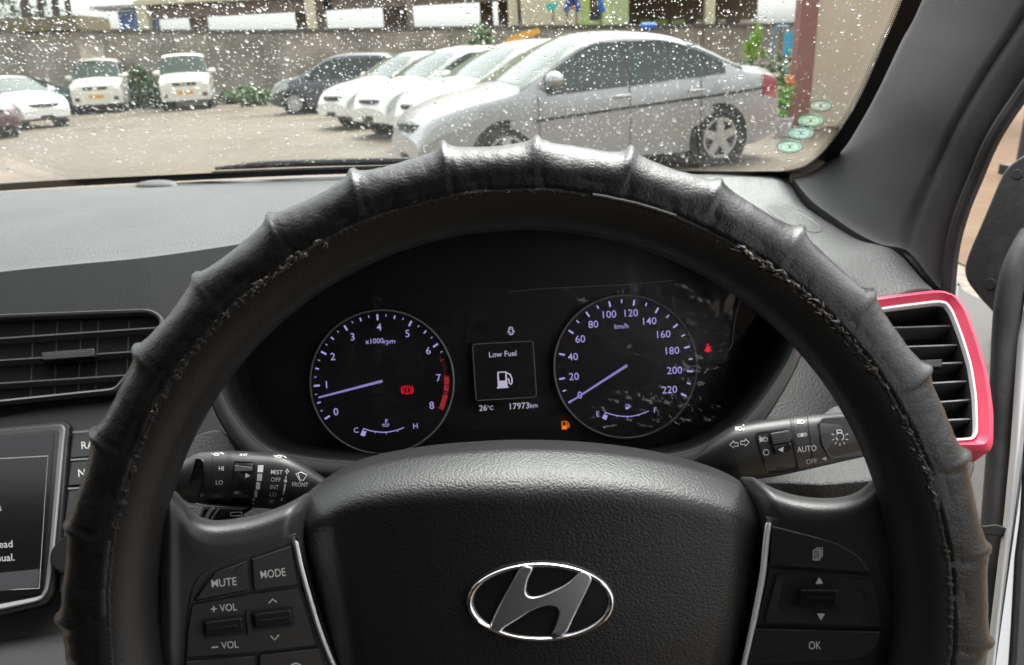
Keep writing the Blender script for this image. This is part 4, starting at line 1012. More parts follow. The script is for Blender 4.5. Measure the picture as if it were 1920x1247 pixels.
for lo_, hi_, n_f, big in ((-41, -28, 60, 1.0), (30, 47, 80, 1.1), (47, 74, 80, .75), (-62, -41, 30, .5), (-27, 30, 40, .45)):
    b = MB()
    for k in range(n_f):
        thd = math.radians(rg.uniform(lo_, hi_)); i_ = int((thd % (2*math.pi))/(2*math.pi)*nth) % nth
        c = tor(thd, edge_ph[i_]+rg.uniform(-.02, .16), .1764, .0179+rg.uniform(0, .0008)); L_ = rg.uniform(.0005, .0016)*big
        d1 = (RT*math.cos(thd)-UP*math.sin(thd))*rg.uniform(.5, 1)+(RT*rg.uniform(-1, 1)+UP*rg.uniform(-1, 1))*.5; d1.normalize(); d2 = d1.cross(FW).normalized(); nn = -FW*rg.uniform(.1, .6)*L_
        b.loft([[c-d1*L_*1.7, c-d1*L_*1.7+d2*L_*.2, c-d1*L_*1.7-FW*.0002], [c+d2*L_*.5+nn, c-d2*L_*.4+nn, c-FW*.0004+nn], [c+d1*L_, c+d1*L_+d2*L_*.15, c+d1*L_-FW*.0003]])
    o = b.build('frayed_flakes', bpy.data.materials.get('frayed_leather') or mat('frayed_leather', (.06, .057, .053), .6, var=(300, (.36, .32, .26), .55, .70)), cv_, angle=20); o['kind'] = 'stuff'
def SC_(px, py, off=0.0):       # the leather surface under a photo pixel
    lo = None
    for k in range(140):
        d = .265+.0006*k; p = U(px, py, d)-W0; h = -p.dot(FW); q = p+FW*h; R_ = q.length
        th = math.atan2(q.dot(RT), q.dot(UP)) % (2*math.pi); ph = math.atan2(h, R_-.1764)
        if math.hypot(R_-.1764, h) < cov_a(th, ph): return U(px, py, d-off)
    return U(px, py, .30-off)
b = MB(); b.tube([U(x, y, d) for x, y, d in cr([(1262, 380, .300), (1265, 400, .303), (1269, 425, .307), (1274, 450, .311), (1278, 474, .315)], 6)], [.00035+.00035*math.sin(math.pi*k/24) for k in range(25)], 6); b.build('torn_strip', mat('torn_strip', .75, .4), cv_)
b = MB(); b.tube([tor(math.radians(q), edge_ph[int(q/360*nth)]+.02, .1764, .0186) for q in np.linspace(9, 20.5, 30)], .0006, 6); b.build('loose_piping', mat('piping', .13, .3), cv_)
b = MB(); b.slab(rounded([(966, 290), (974, 288), (986, 297), (992, 304), (986, 304), (976, 297)], 2), SC_, .0006, .6, base=-.0004); b.build('torn_patch', mat('cover_foam', (.45, .43, .40), .8), cv_)

# ================================================================== pillar, seal, open door
pt = thing('pillar_trim', 'dark fabric covered pillar beside the windscreen', 'pillar', U(1650, 250, .72))
Lp = cr([(1486, 333, .84), (1528, 322, .82), (1580, 270, .795), (1620, 210, .77), (1652, 150, .745), (1690, 72, .72), (1724, 0, .70), (1800, -160, .65), (1900, -380, .58)], 6)
Rp = cr([(1772, 552, .655), (1780, 470, .65), (1797, 400, .64), (1820, 340, .63), (1858, 256, .61), (1918, 160, .59), (1990, 60, .565), (2090, -90, .53), (2230, -320, .48)], 6)
b = MB(); cols_ = []
foot = cr([(1486, 333, .84), (1520, 375, .805), (1560, 405, .775), (1600, 433, .75), (1650, 458, .72), (1702, 470, .69), (1742, 518, .668), (1772, 552, .655)], 6)
NC = 24; rows = []
for i, (l, r_) in enumerate(zip(Lp, Rp)):
    r = []; s = min(1, i/9)
    for k in range(NC+1):
        t = k/NC; x, y, d = (lerp(l[j], r_[j], t) for j in range(3))
        if i < 9:               # the foot follows the dashboard line
            f = foot[min(int(t*(len(foot)-1)), len(foot)-1)]; f2 = foot[min(int(t*(len(foot)-1))+1, len(foot)-1)]; ft = t*(len(foot)-1)-int(t*(len(foot)-1))
            fx, fy, fd = (lerp(f[j], f2[j], ft) for j in range(3)); q = (1-s)**1.6
            x, y, d = lerp(x, fx, q), lerp(y, fy, q), lerp(d, fd, q)
        bul = .030*(math.sin(math.pi*min(1, t*1.0))**.7)
        bul -= .004*math.exp(-((t-.71)/.016)**2)
        r.append(U(x, y, d-bul))
    if i == 0: rows.append([p_+Vector((.01, .02, -.06)) for p_ in r])
    rows.append(r)
b.grid(rows); o = b.build('cloth_panel', M['pillar'], pt, angle=70); solid(o, .004)
b = MB(); P = cr([(1776, 560, .645), (1785, 470, .64), (1803, 400, .63), (1827, 340, .62), (1864, 256, .60), (1924, 165, .58), (1996, 66, .555), (2096, -84, .52), (2236, -310, .47)], 6); b.tube([U(x, y, d) for x, y, d in P], .0058, 10); b.build('door_seal', M['rubber'], pt)

dr = thing('car_door', 'open car door with black mirror panel and white painted edge', 'car door', U(1890, 800, .66))
PDo = Plane((1805, 500, .74), (1920, 440, .70), (1868, 640, .70))
b = MB(); b.slab(rounded([(1960, 262), (1921, 284), (1893, 303), (1879, 318), (1866, 345), (1838, 412), (1812, 472), (1803, 503), (1808, 526), (1832, 557), (1852, 578), (1868, 600), (1900, 620), (1990, 560), (1990, 262)], [2, 6, 8, 10, 10, 10, 14, 14, 10, 8, 8, 4, 2, 2, 2]), PDo, .022, 9, .010, 4, base=-.022); sp = b.build('mirror_panel', M['rubber'], dr)
for x, y, r in ((1907, 327, 10), (1857, 533, 11)):
    b = MB(); b.slab(ellipse(x, y, r, r, 20), PDo, .0012, 1.5, base=-.0006); b.build('plug', M['black'], sp)
b = MB(); P = cr([(1926, 440, .685), (1905, 478, .68), (1890, 520, .675), (1880, 580, .67), (1876, 640, .665), (1873, 720, .655), (1867, 850, .64), (1858, 980, .62), (1848, 1120, .60), (1840, 1280, .58)], 6); b.tube([U(x+8, y, d) for x, y, d in P], .0105, 12); b.build('door_seal', M['rubber'], dr)
PE = Plane((1915, 620, .66), (1960, 620, .66), (1870, 1247, .56))
we = rounded([(1940, 480), (1922, 560), (1908, 640), (1894, 845), (1882, 972), (1872, 1047), (1857, 1172), (1840, 1320), (1876, 1320), (1886, 1172), (1893, 1047), (1903, 972), (1911, 845), (1925, 640), (1945, 560), (1970, 480)], 6)
b = MB(); b.slab(we, PE, .008, 4, .004); b.build('painted_edge', M['carwhite'], dr)
b = MB(); b.slab(rounded([(1972, 480), (1947, 560), (1927, 640), (1913, 845), (1905, 972), (1895, 1047), (1888, 1172), (1878, 1320), (2100, 1320), (2100, 480)], 3), PE, .012, 4, .006); b.build('door_card', M['dashdark'], dr)
b = MB(); b.slab(rounded([(1840, 986), (1868, 983), (1902, 994), (1902, 1012), (1868, 1004), (1840, 1003)], 3), flat(.60), .008, 2); b.build('check_strap', M['black'], dr)
bl = thing('car_shell', 'white painted inner wing and body shell seen past the red vent', 'car body', U(1830, 700, .85))
PBy = Plane((1790, 540, .95), (1880, 600, .93), (1840, 1000, .74))
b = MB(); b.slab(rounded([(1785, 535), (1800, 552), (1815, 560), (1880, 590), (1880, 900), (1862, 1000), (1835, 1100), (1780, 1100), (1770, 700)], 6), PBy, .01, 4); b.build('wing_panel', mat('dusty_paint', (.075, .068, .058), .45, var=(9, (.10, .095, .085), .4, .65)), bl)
for (x, y) in ((1862, 652), (1855, 690)):
    b = MB(); b.slab(rrect(x, y, 16, 26 if y < 670 else 8, 3), PBy, .012, 2, base=.01); b.build('door_hinge', M['rubber'], bl)
b = MB(); b.slab(rounded([(1862, 560), (1900, 560), (1885, 900), (1870, 1000), (1850, 1300), (1810, 1300), (1846, 1000), (1858, 800)], 4), Plane((1860, 560, .82), (1900, 560, .82), (1850, 1000, .70)), .006, 2); b.build('jamb_panel', M['black'], bl)
# unseen cabin added to shape the light: roof, windowless walls, seats, floor
b = MB(); b.box((-.36, -.75, 1.56), (1.36, 2.1, .03)); b.build('roof_lining', mat('roof_cloth', .35, .9), bl, bevel=.01)
b = MB(); b.box((-1.08, -.6, 1.10), (.05, 2.3, .88)); b.build('left_light_block', M['dashdark'], bl, bevel=.02)  # closed wall without windows, added to block light from the left
b = MB(); b.box((-.36, -.6, .42), (1.5, 2.6, .04)); b.build('floor_pan', mat('carpet', .02, .95), bl)
b = MB(); b.box((.42, -1.1, 1.02), (.05, 1.0, .98)); b.build('door_light_block', M['dashdark'], bl, bevel=.02)  # rear door without its window, added to cut light from behind
b = MB(); b.box((-.36, -1.65, 1.04), (1.4, .12, 1.02)); b.build('rear_light_block', M['dashdark'], bl, bevel=.02)  # closed rear wall in place of a window, added to block light
for nm, x, lab in (('front_seat', .02, 'dark cloth driver seat behind the steering wheel'), ('front_seat', -.72, 'dark cloth passenger seat beside the driver')):
    t = thing(nm, lab, 'car seat', (x, -.45, .45)); mm = M.get('seat') or M.setdefault('seat', mat('seat_cloth', .03, .9, bumps=(('noise', 700, .4, .001),)))
    b = MB(); b.box((x, -.42, .70), (.50, .52, .16)); b.build('cushion', mm, t, bevel=.05)
    b = MB(); b.box((x, -.74, 1.02), (.48, .14, .60), taper=.9); b.build('backrest', mm, t, bevel=.05)
    b = MB(); b.box((x, -.76, 1.42), (.26, .09, .17)); b.build('headrest', mm, t, bevel=.03)
# ================================================================== outside: ground, wall, building
def paving(name, c1, c2, rough):
    mt = bpy.data.materials.new(name); mt.use_nodes = True; nt = mt.node_tree; N, L = nt.nodes, nt.links; bs = N['Principled BSDF']
    co = N.new('ShaderNodeTexCoord'); br = N.new('ShaderNodeTexBrick'); br.inputs['Scale'].default_value = 2.4; br.inputs['Mortar Size'].default_value = .025
    br.inputs['Color1'].default_value = (*c1, 1); br.inputs['Color2'].default_value = (*c2, 1); br.inputs['Mortar'].default_value = (.06, .05, .038, 1)
    nz = N.new('ShaderNodeTexNoise'); nz.inputs['Scale'].default_value = .35; nz.inputs['Detail'].default_value = 7
    n2 = N.new('ShaderNodeTexNoise'); n2.inputs['Scale'].default_value = 3.5; n2.inputs['Detail'].default_value = 6
    mx = N.new('ShaderNodeMixRGB'); mx.blend_type = 'MULTIPLY'; mx.inputs[0].default_value = .75
    rp = N.new('ShaderNodeValToRGB'); rp.color_ramp.elements[0].position = .32; rp.color_ramp.elements[0].color = (.62, .54, .44, 1); rp.color_ramp.elements[1].position = .66; rp.color_ramp.elements[1].color = (1.12, 1.1, 1.05, 1)
    m2 = N.new('ShaderNodeMixRGB'); m2.blend_type = 'OVERLAY'; m2.inputs[0].default_value = .35
    L.new(co.outputs['Object'], br.inputs['Vector']); L.new(co.outputs['Object'], nz.inputs['Vector']); L.new(co.outputs['Object'], n2.inputs['Vector'])
    L.new(nz.outputs[0], rp.inputs[0]); L.new(br.outputs['Color'], mx.inputs[1]); L.new(rp.outputs[0], mx.inputs[2]); L.new(mx.outputs[0], m2.inputs[1]); L.new(n2.outputs[0], m2.inputs[2]); L.new(m2.outputs[0], bs.inputs['Base Color'])
    r2 = N.new('ShaderNodeMapRange'); r2.inputs[1].default_value = .35; r2.inputs[2].default_value = .65; bs.inputs['Specular IOR Level'].default_value = .4; r2.inputs[3].default_value = .38; r2.inputs[4].default_value = rough; L.new(nz.outputs[0], r2.inputs[0]); L.new(r2.outputs[0], bs.inputs['Roughness'])
    return mt
b = MB(); b.grid([[Vector((x, y, 0)) for x in (-700, 700)] for y in (-300, 1200)])
tag(b.build('ground', paving('wet_pavers', (.165, .133, .095), (.142, .112, .078), .75)), kind='structure')
b = MB(); b.slab([(2.3, -4), (16, -4), (16, 16), (5.2, 16), (5.2, 9.2), (2.9, 8.0)], lambda x, y, o=0: Vector((x, y, o)), .01); tag(b.build('walkway', mat('pink_paving', (.12, .080, .052), .95, spec=.1, var=(1.5, (.15, .105, .07), .35, .65), bumps=(('noise', 6, .3, .02),))), kind='structure')
def ground_patch(name, pts, c):
    b = MB(); b.ngon([Vector((x, y, .004)) for x, y in pts]); return tag(b.build(name, c, smooth=False), kind='structure')

mt = bpy.data.materials.new('block_wall'); mt.use_nodes = True; nt = mt.node_tree; N, L = nt.nodes, nt.links; bs = N['Principled BSDF']; bs.inputs['Roughness'].default_value = .9
co = N.new('ShaderNodeTexCoord'); mp = N.new('ShaderNodeMapping'); mp.inputs['Rotation'].default_value = (math.radians(90), 0, 0); br = N.new('ShaderNodeTexBrick'); br.inputs['Scale'].default_value = 1.6; br.inputs['Mortar Size'].default_value = .02
br.inputs['Color1'].default_value = (.42, .37, .31, 1); br.inputs['Color2'].default_value = (.36, .32, .27, 1); br.inputs['Mortar'].default_value = (.24, .21, .18, 1)
nz = N.new('ShaderNodeTexNoise'); nz.inputs['Scale'].default_value = .7; nz.inputs['Detail'].default_value = 8; rp = N.new('ShaderNodeValToRGB'); rp.color_ramp.elements[0].position = .33; rp.color_ramp.elements[0].color = (.5, .5, .46, 1); rp.color_ramp.elements[1].position = .62
mx = N.new('ShaderNodeMixRGB'); mx.blend_type = 'MULTIPLY'; mx.inputs[0].default_value = .9
L.new(co.outputs['Object'], mp.inputs['Vector']); L.new(mp.outputs[0], br.inputs['Vector']); L.new(co.outputs['Object'], nz.inputs['Vector']); L.new(nz.outputs[0], rp.inputs[0]); L.new(br.outputs['Color'], mx.inputs[1]); L.new(rp.outputs[0], mx.inputs[2]); L.new(mx.outputs[0], bs.inputs['Base Color'])
M['wall'] = mt; M['coping'] = mat('dark_coping', (.075, .070, .062), .9, var=(2, (.13, .12, .1), .4, .7))
# boundary wall: runs obliquely from near on the far side to far on the near side
wa, wb_ = Vector((-26, 33.0, 0)), Vector((30, 43.0, 0)); wd = (wb_-wa).normalized(); wnrm = Vector((wd.y, -wd.x, 0)); WL = (wb_-wa).length
ang = math.atan2(wd.y, wd.x)
bw = thing('boundary_wall', 'long weathered block wall behind the parked cars', 'wall', wa)
def wh(s): return tab([(0, 3.5), (5, 3.36), (14.6, 2.86), (26.4, 2.56), (40, 2.1), (60, 2.0)], s)
b = MB(); rows = []
for i in range(41):
    s = WL*i/40; p = wa+wd*s; h = wh(s)
    rows.append([p+wnrm*.12, p+wnrm*.12+Vector((0, 0, h)), p-wnrm*.12+Vector((0, 0, h)), p-wnrm*.12])
b.loft(rows); b.build('wall_body', M['wall'], bw)
b = MB(); rows = []
for i in range(41):
    s = WL*i/40; p = wa+wd*s; h = wh(s)
    rows.append([p+wnrm*.2+Vector((0, 0, h+.002)), p+wnrm*.2+Vector((0, 0, h+.16)), p-wnrm*.2+Vector((0, 0, h+.16)), p-wnrm*.2+Vector((0, 0, h+.002))])
b.loft(rows); b.build('coping', M['coping'], bw)
for i in range(1, 13):
    s = i*4.2-.8; p = wa+wd*s+wnrm*.16; b = MB(); b.box(p+Vector((0, 0, wh(s)/2-.01)), (.42, .2, wh(s)-.02), ang); b.build('pier', mat('pier_stone', (.22, .20, .17), .9) if i == 1 else bpy.data.materials['pier_stone'], bw)

# building on stilts behind the wall
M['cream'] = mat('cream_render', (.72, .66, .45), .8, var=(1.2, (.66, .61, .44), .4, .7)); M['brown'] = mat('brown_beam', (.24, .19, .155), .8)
BY = 44.0
def BP(px, py, dy=0.0): return AT(px, py, BY+dy)
bd = thing('cream_building', 'cream building raised on columns behind the block wall', 'building', (0, BY, 0))
def facebox(mb, px0, py0, px1, py1, depth, dy=0.0, m=0):
    a, c = BP(px0, py1, dy), BP(px1, py0, dy); z0, z1 = a.z, c.z
    mb.box(((a.x+c.x)/2, BY+dy+depth/2, (z0+z1)/2), (abs(c.x-a.x), depth, abs(z1-z0)), 0, m)
for x0, x1, yb in ((262, 600, 20), (603, 975, 14), (1180, 1560, 8)):
    b = MB(); a, c = BP(x0, yb+8), BP(x1, -160); zt = BP(900, yb).z if 0 else None
    b.box(((a.x+c.x)/2, BY+4, 8.0), (c.x-a.x, 8, 8.0-.0)); 
    o = b.build('upper_wall', M['cream'], bd)
    zb_ = 4.95; 
    for v in o.data.vertices: v.co.z = (zb_ if v.co.z < 8 else 12.0)
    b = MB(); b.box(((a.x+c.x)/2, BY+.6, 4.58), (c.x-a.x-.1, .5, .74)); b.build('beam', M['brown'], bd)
    b = MB(); b.box(((a.x+c.x)/2, BY-.1, 5.0), (c.x-a.x+.2, .3, .22)); b.build('ledge', M['cream'], bd)
b = MB(); a, c = BP(978, 40), BP(1090, -160); b.box(((a.x+c.x)/2, BY+3.6, 6), (c.x-a.x, 8, 12)); b.build('stair_wall', M['cream'], bd)
b = MB(); a, c = BP(1140, 40), BP(1176, -160); b.box(((a.x+c.x)/2, BY+3.4, 6), (c.x-a.x, 8, 12)); b.build('stair_wall', mat('green_render', (.52, .58, .30), .8), bd)
for px in (270, 585, 770, 962, 1330):
    a = BP(px, 40); b = MB(); b.box((a.x, BY+.1, 2.5), (.5 if px != 770 else .3, .5, 5.0)); b.build('column', M['cream'] if px != 770 else M['brown'], bd)
for px0, px1 in ((302, 316), (520, 570), (700, 750), (898, 925), (935, 975)):
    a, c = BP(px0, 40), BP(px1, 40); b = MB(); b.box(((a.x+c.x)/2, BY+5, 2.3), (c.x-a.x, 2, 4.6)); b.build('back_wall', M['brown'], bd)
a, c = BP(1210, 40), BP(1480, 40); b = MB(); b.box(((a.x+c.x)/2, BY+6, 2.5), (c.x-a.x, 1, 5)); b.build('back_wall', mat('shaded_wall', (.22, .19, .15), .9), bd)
for px0, px1, cc in ((1232, 1252, (.45, .55, .25)), (1258, 1290, (.50, .62, .22)), (1298, 1325, (.62, .68, .40)), (1350, 1362, (.55, .62, .40)), (1395, 1412, (.6, .62, .45)), (1440, 1478, (.80, .76, .60))):
    a, c = BP(px0, 47), BP(px1, 27); b = MB(); b.box(((a.x+c.x)/2, BY+5.3, (a.z+c.z)/2), (c.x-a.x, .3, abs(c.z-a.z))); b.build('window', mat('pale_pane', cc, .5), bd)
# tank house beside the building
th_ = thing('blue_shed', 'blue sheeted shed standing at the end of the cream building', 'shed', AT(250, 60, 46))
a, c = AT(228, 60, 46), AT(268, 24, 46)
b = MB(); b.box(((a.x+c.x)/2, 47, 2.2), (c.x-a.x, 2, 5.2)); b.build('blue_sheet', mat('blue_sheet', (.07, .14, .42), .6, var=(1.5, (.3, .38, .6), .5, .7)), th_)
b = MB(); b.box(((a.x+c.x)/2-.5, 46.4, 5.0), (c.x-a.x+1.4, 2, .16)); b.build('shed_roof', mat('shed_tin', (.35, .36, .38), .6), th_)
# low roof by the palms
lr_ = thing('low_shed', 'brown low roofed shed under the bare palm trunks', 'shed', AT(90, 62, 32))
a, c = AT(22, 58, 32), AT(150, 50, 32)
b = MB(); b.box(((a.x+c.x)/2, 33, 1.6), (c.x-a.x-.5, 2, 3.0)); b.build('shed_wall', M['wall'], lr_)
b = MB(); b.box(((a.x+c.x)/2, 32.9, 3.42), (c.x-a.x+.3, 2.6, .5)); b.build('shed_roof', mat('shed_thatch', (.16, .13, .07), .9), lr_)

# ------------------------------------------------------------------ vegetation
leafM = [mat('leaf_%s' % n, c, .5, var=(3, c2, .4, .65)) for n, c, c2 in (('mid', (.07, .13, .035), (.10, .19, .05)), ('dark', (.035, .075, .025), (.06, .11, .035)), ('bright', (.16, .34, .03), (.24, .46, .06)))]
M['bark'] = mat('bark', (.10, .085, .07), .9, bumps=(('noise', 8, .8, .05),))
def leaf_cloud(mb, c, size, n, ls, rg, droop=0.0):
    for _ in range(n):
        while True:
            p = Vector((rg.uniform(-1, 1), rg.uniform(-1, 1), rg.uniform(-1, 1)))
            if p.length < 1 and noise.noise(p*2.3+Vector(c)*.7) > -.22: break
        p = Vector((p.x*size[0], p.y*size[1], p.z*size[2]))+Vector(c)
        d = Vector((rg.gauss(0, 1), rg.gauss(0, 1), rg.gauss(0, .6)-droop)).normalized(); w = d.orthogonal().normalized(); l = ls*rg.uniform(.6, 1.4)
        w = (Matrix.Rotation(rg.random()*6.28, 3, d)@w)*l*.28; k = d.cross(w)*.25
        mb.ngon([p, p+d*l*.5+w+k, p+d*l, p+d*l*.5-w+k])
def bush(name, label, cat, c, size, n, ls, mk, seed, group=None):
    rg = random.Random(seed); t = thing(name, label, cat, (c[0], c[1], 0), group)
    b = MB(); leaf_cloud(b, (c[0], c[1], size[2]*.95), size, n, ls, rg); b.build('foliage', leafM[mk], t, smooth=False, recalc=False)
    b = MB()
    for k in range(5): b.tube([Vector((c[0]+rg.uniform(-.1, .1), c[1], 0)), Vector((c[0]+rg.uniform(-.6, .6)*size[0], c[1]+rg.uniform(-.3, .3), size[2]*1.4))], [.03, .012], 5)
    b.build('stem', M['bark'], t)
    return t
p = G(262, 204); bush('bush', 'green bush growing beside the first white van', 'bush', (p.x, p.y+.6), (.55, .5, .85), 700, .28, 0, 1)
p = G(288, 204); bush('bush', 'low dark weeds between the two white vans', 'bush', (p.x, p.y+.3), (.55, .4, .5), 420, .25, 1, 2)
p = G(425, 200); bush('bush', 'dark weeds against the wall right of the second white van', 'bush', (p.x, p.y+2.5), (1.3, .5, .28), 420, .28, 1, 3)
p = G(470, 200); bush('bush', 'bright green weeds in front of the dark estate car', 'bush', (p.x, p.y+.5), (.7, .4, .35), 420, .22, 0, 4)
p = AT(905, 80, 33.5); bush('bush', 'round green bush before the wall beyond the white cars', 'bush', (p.x, p.y-2), (.5, .5, 1.35), 700, .25, 0, 5)
tx = [(33, .17), (58, .12), (82, .15), (101, .12)]
for k, (px, r) in enumerate(tx):
    base = AT(px+6*(k-1), 60, 36+k); base.z = 0; top = AT(px-5+4*k, -120, 36+k)
    lab = ('thickest bare palm trunk, first from the picture edge', 'thin bare trunk second from the picture edge', 'dark bare trunk third from the picture edge', 'slender curving trunk nearest the open sky')[k]
    t = thing('palm_tree', lab, 'tree', base, 'bare trunks behind the wall'); b = MB()
    b.tube(cr([tuple(base), tuple(base.lerp(top, .4)+Vector((.1, 0, 0))), tuple(top)], 8), [lerp(r*1.35, r, i/16) for i in range(17)], 10); b.build('trunk', M['bark'], t)
    rg = random.Random(40+k); b = MB()
    for q in range(11):
        a = q/11*6.28; tip = Vector((math.cos(a)*2.4, math.sin(a)*2.4, rg.uniform(-1.2, .6)))
        for j in range(26):
            u = j/26; pp = top+tip*u+Vector((0, 0, 1.2*u*(1-u))); sd = Vector((-math.sin(a), math.cos(a), -.5))
            for sg in (-1, 1): e = pp+sd*sg*.6*(1-u*.6)+tip*.12; w = tip.normalized()*.05; b.ngon([pp-w, pp+w, e])
    b.build('crown', leafM[1], t, smooth=False, recalc=False)
rg = random.Random(77); t = thing('leafy_tree', 'loose leafy branches hanging between the bare trunks', 'tree', AT(60, 60, 40)); b = MB()
c0 = AT(20, 20, 40); leaf_cloud(b, tuple(c0), (2.4, 1.5, .5), 120, .35, rg); c1 = AT(75, 30, 40); leaf_cloud(b, tuple(c1), (1.0, 1.0, 1.0), 60, .3, rg); b.build('crown', leafM[0], t, smooth=False, recalc=False)
b = MB(); g0 = AT(64, 60, 40); g0.z = 0; b.tube([g0, c1, c0], [.1, .06, .03], 8); b.build('trunk', M['bark'], t)

# ------------------------------------------------------------------ playground things behind the wall
PYG = 40.0
def PP(px, py, dy=0): return AT(px, py, PYG+dy)
pc = lambda n, c, r=.45: bpy.data.materials.get(n) or mat(n, c, r)
t = thing('play_sign', 'teal board on a post in front of the cream building', 'sign', PP(1037, 50)); b = MB()
q = [PP(*p) for p in cr([(1024, 10), (1034, 6), (1047, 4), (1043, 12), (1037, 20), (1029, 20)], 4, True)]; b.loft([[p for p in q], [p+Vector((0, .08, 0)) for p in q]]); b.build('board', pc('teal_paint', (.02, .50, .38)), t)
g0 = PP(1037, 55); g0.z = 0; b = MB(); b.tube([g0+Vector((0, .12, 0)), PP(1037, 14)+Vector((0, .12, 0))], .05, 8); b.build('post', M['brown'], t)
t = thing('play_arch', 'blue climbing arch with an orange panel above the wall', 'climbing frame', PP(1070, 50)); b = MB()
b.tube([PP(x, y) for x, y in cr([(1062, 22), (1064, 8), (1073, -6), (1082, 8), (1084, 22)], 6)], .14, 10); b.build('arch', pc('blue_paint', (.03, .09, .36)), t)
b = MB(); b.box(PP(1072, 8)+Vector((0, .2, 0)), (.32, .08, .45)); b.build('orange_panel', pc('orange_paint', (.80, .26, .05)), t)
for px in (1063, 1081): g0 = PP(px, 55); g0.z = 0; b = MB(); b.tube([g0+Vector((0, .05, 0)), PP(px, 20)+Vector((0, .05, 0))], .05, 8); b.build('leg', M['brown'], t)
t = thing('play_tower', 'blue and green play tower rising behind the wall', 'play tower', PP(1118, 50)); 
a, c = PP(1092, 60), PP(1104, -60); b = MB(); b.box(((a.x+c.x)/2, PYG, 4), (c.x-a.x, .3, 8)); b.build('post', pc('lime_paint', (.38, .50, .14)), t)
a, c = PP(1130, 60), PP(1142, -60); b = MB(); b.box(((a.x+c.x)/2, PYG, 4), (c.x-a.x, .3, 8)); b.build('post', pc('pale_lime', (.52, .60, .26)), t)
a, c = PP(1104, 38), PP(1130, -60); b = MB(); b.box(((a.x+c.x)/2, PYG+.8, (a.z+8)/2), (c.x-a.x, .2, 8-a.z)); b.build('panel', pc('navy_paint', (.05, .075, .11)), t)
b = MB(); b.tube([PP(1124, -40), PP(1127, 6), PP(1131, 22)], .2, 10); b.build('slide_tube', pc('blue_bright', (.04, .15, .50)), t)
b = MB(); b.box(PP(1115, 8)+Vector((0, .5, 0)), (.35, .1, .5)); b.build('orange_panel', pc('rust_panel', (.22, .10, .05)), t)
a, c = PP(1082, 58), PP(1120, 42); b = MB(); b.box(((a.x+c.x)/2, PYG-.3, (a.z+c.z)/2), (c.x-a.x, .4, c.z-a.z)); b.build('base_board', pc('lime_paint', 0), t)
t = thing('orange_slide', 'orange plastic slide above the roof of the white hatchback', 'slide', AT(978, 66, 30)); b = MB()
P = [AT(*p, 30) for p in ((948, 74), (958, 68), (985, 58), (1010, 52), (1012, 62), (990, 70), (960, 80), (948, 79))]; b.loft([P, [p+Vector((0, .6, 0)) for p in P]]); b.build('chute', pc('orange_slide', (.80, .36, .03)), t)
for px in (965, 1005): q = AT(px, 64, 30)+Vector((0, .3, 0)); b = MB(); b.tube([Vector((q.x, q.y, 0)), q], .06, 8); b.build('leg', M['brown'], t)
t = thing('blue_barrel', 'blue plastic barrel lying on top of the wall', 'barrel', AT(1215, 50, 36)); b = MB(); q0, q1 = AT(1202, 50, 36), AT(1230, 49, 36); b.tube([q0, q0.lerp(q1, .1), q0.lerp(q1, .9), q1], [.12, .16, .16, .12], 14); b.build('drum', pc('blue_bright', 0), t)
# plants and easel at the end of the wall, by the column
t = thing('broad_leaf_plant', 'bright green broad leaved plant behind the silver car', 'plant', G(1410, 130)); b = MB(); rg = random.Random(5); YQ = 14.0
for (x0, y0, x1, y1, w) in ((1408, 110, 1413, 42, 8), (1408, 105, 1386, 78, 8), (1410, 110, 1400, 62, 7), (1412, 112, 1428, 92, 6), (1406, 112, 1384, 96, 6)):
    p0, p1 = AT(x0, y0, YQ), AT(x1, y1, YQ); d = p1-p0; s = d.cross(Vector((0, 1, 0))).normalized()*w*YQ/F
    L1, L2, L3 = [], [], []
    for k in range(9):
        u = k/8; pp = p0+d*u+Vector((0, -.25*math.sin(u*2), 0)); ww = math.sin(math.pi*min(1, u*.93+.05))**.7; L1.append(pp-s*ww+Vector((0, -.05*ww, 0))); L2.append(pp); L3.append(pp+s*ww+Vector((0, -.05*ww, 0)))
    b.grid([L1, L2, L3])
b.build('foliage', leafM[2], t)
b = MB(); g0 = AT(1408, 112, YQ); b.tube([Vector((g0.x, g0.y, 0)), g0], .05, 8); b.build('stem', leafM[1], t)
b = MB(); q = AT(1408, 160, YQ); b.disc_lathe(Vector((q.x, q.y, 0)), (0, 0, 1), [(.18, 0), (.26, .45), (.28, .45), (.25, .42), (.001, .42)], 20); b.build('pot', pc('terracotta', (.35, .15, .07)), t)
t = thing('display_stand', 'bright blue display board on a thin frame beside the maroon column', 'display board', AT(1478, 110, 13)); b = MB()
a, c = AT(1470, 103, 13), AT(1487, 60, 13); b.box(((a.x+c.x)/2, 13, (a.z+c.z)/2), (c.x-a.x, .05, c.z-a.z)); b.build('board', pc('cyan_paint', (.02, .36, .70)), t)
for q0, q1 in (((1446, 105), (1456, 50)), ((1456, 50), (1478, 50)), ((1487, 58), (1492, 120))):
    b = MB(); b.tube([AT(*q0, 13.2), AT(*q1, 13.2)], .025, 6); b.build('frame_bar', pc('blue_grey', (.12, .22, .32)), t)
g0 = AT(1478, 103, 13); b = MB(); b.tube([Vector((g0.x, 13.1, 0)), Vector((g0.x, 13.1, g0.z))], .03, 6); b.build('post', pc('blue_grey', 0), t)
p = AT(1470, 115, 12.6); bush('low_hedge', 'low green hedge behind the boot of the silver car', 'hedge', (p.x, p.y), (.85, .35, .62), 600, .14, 0, 8)
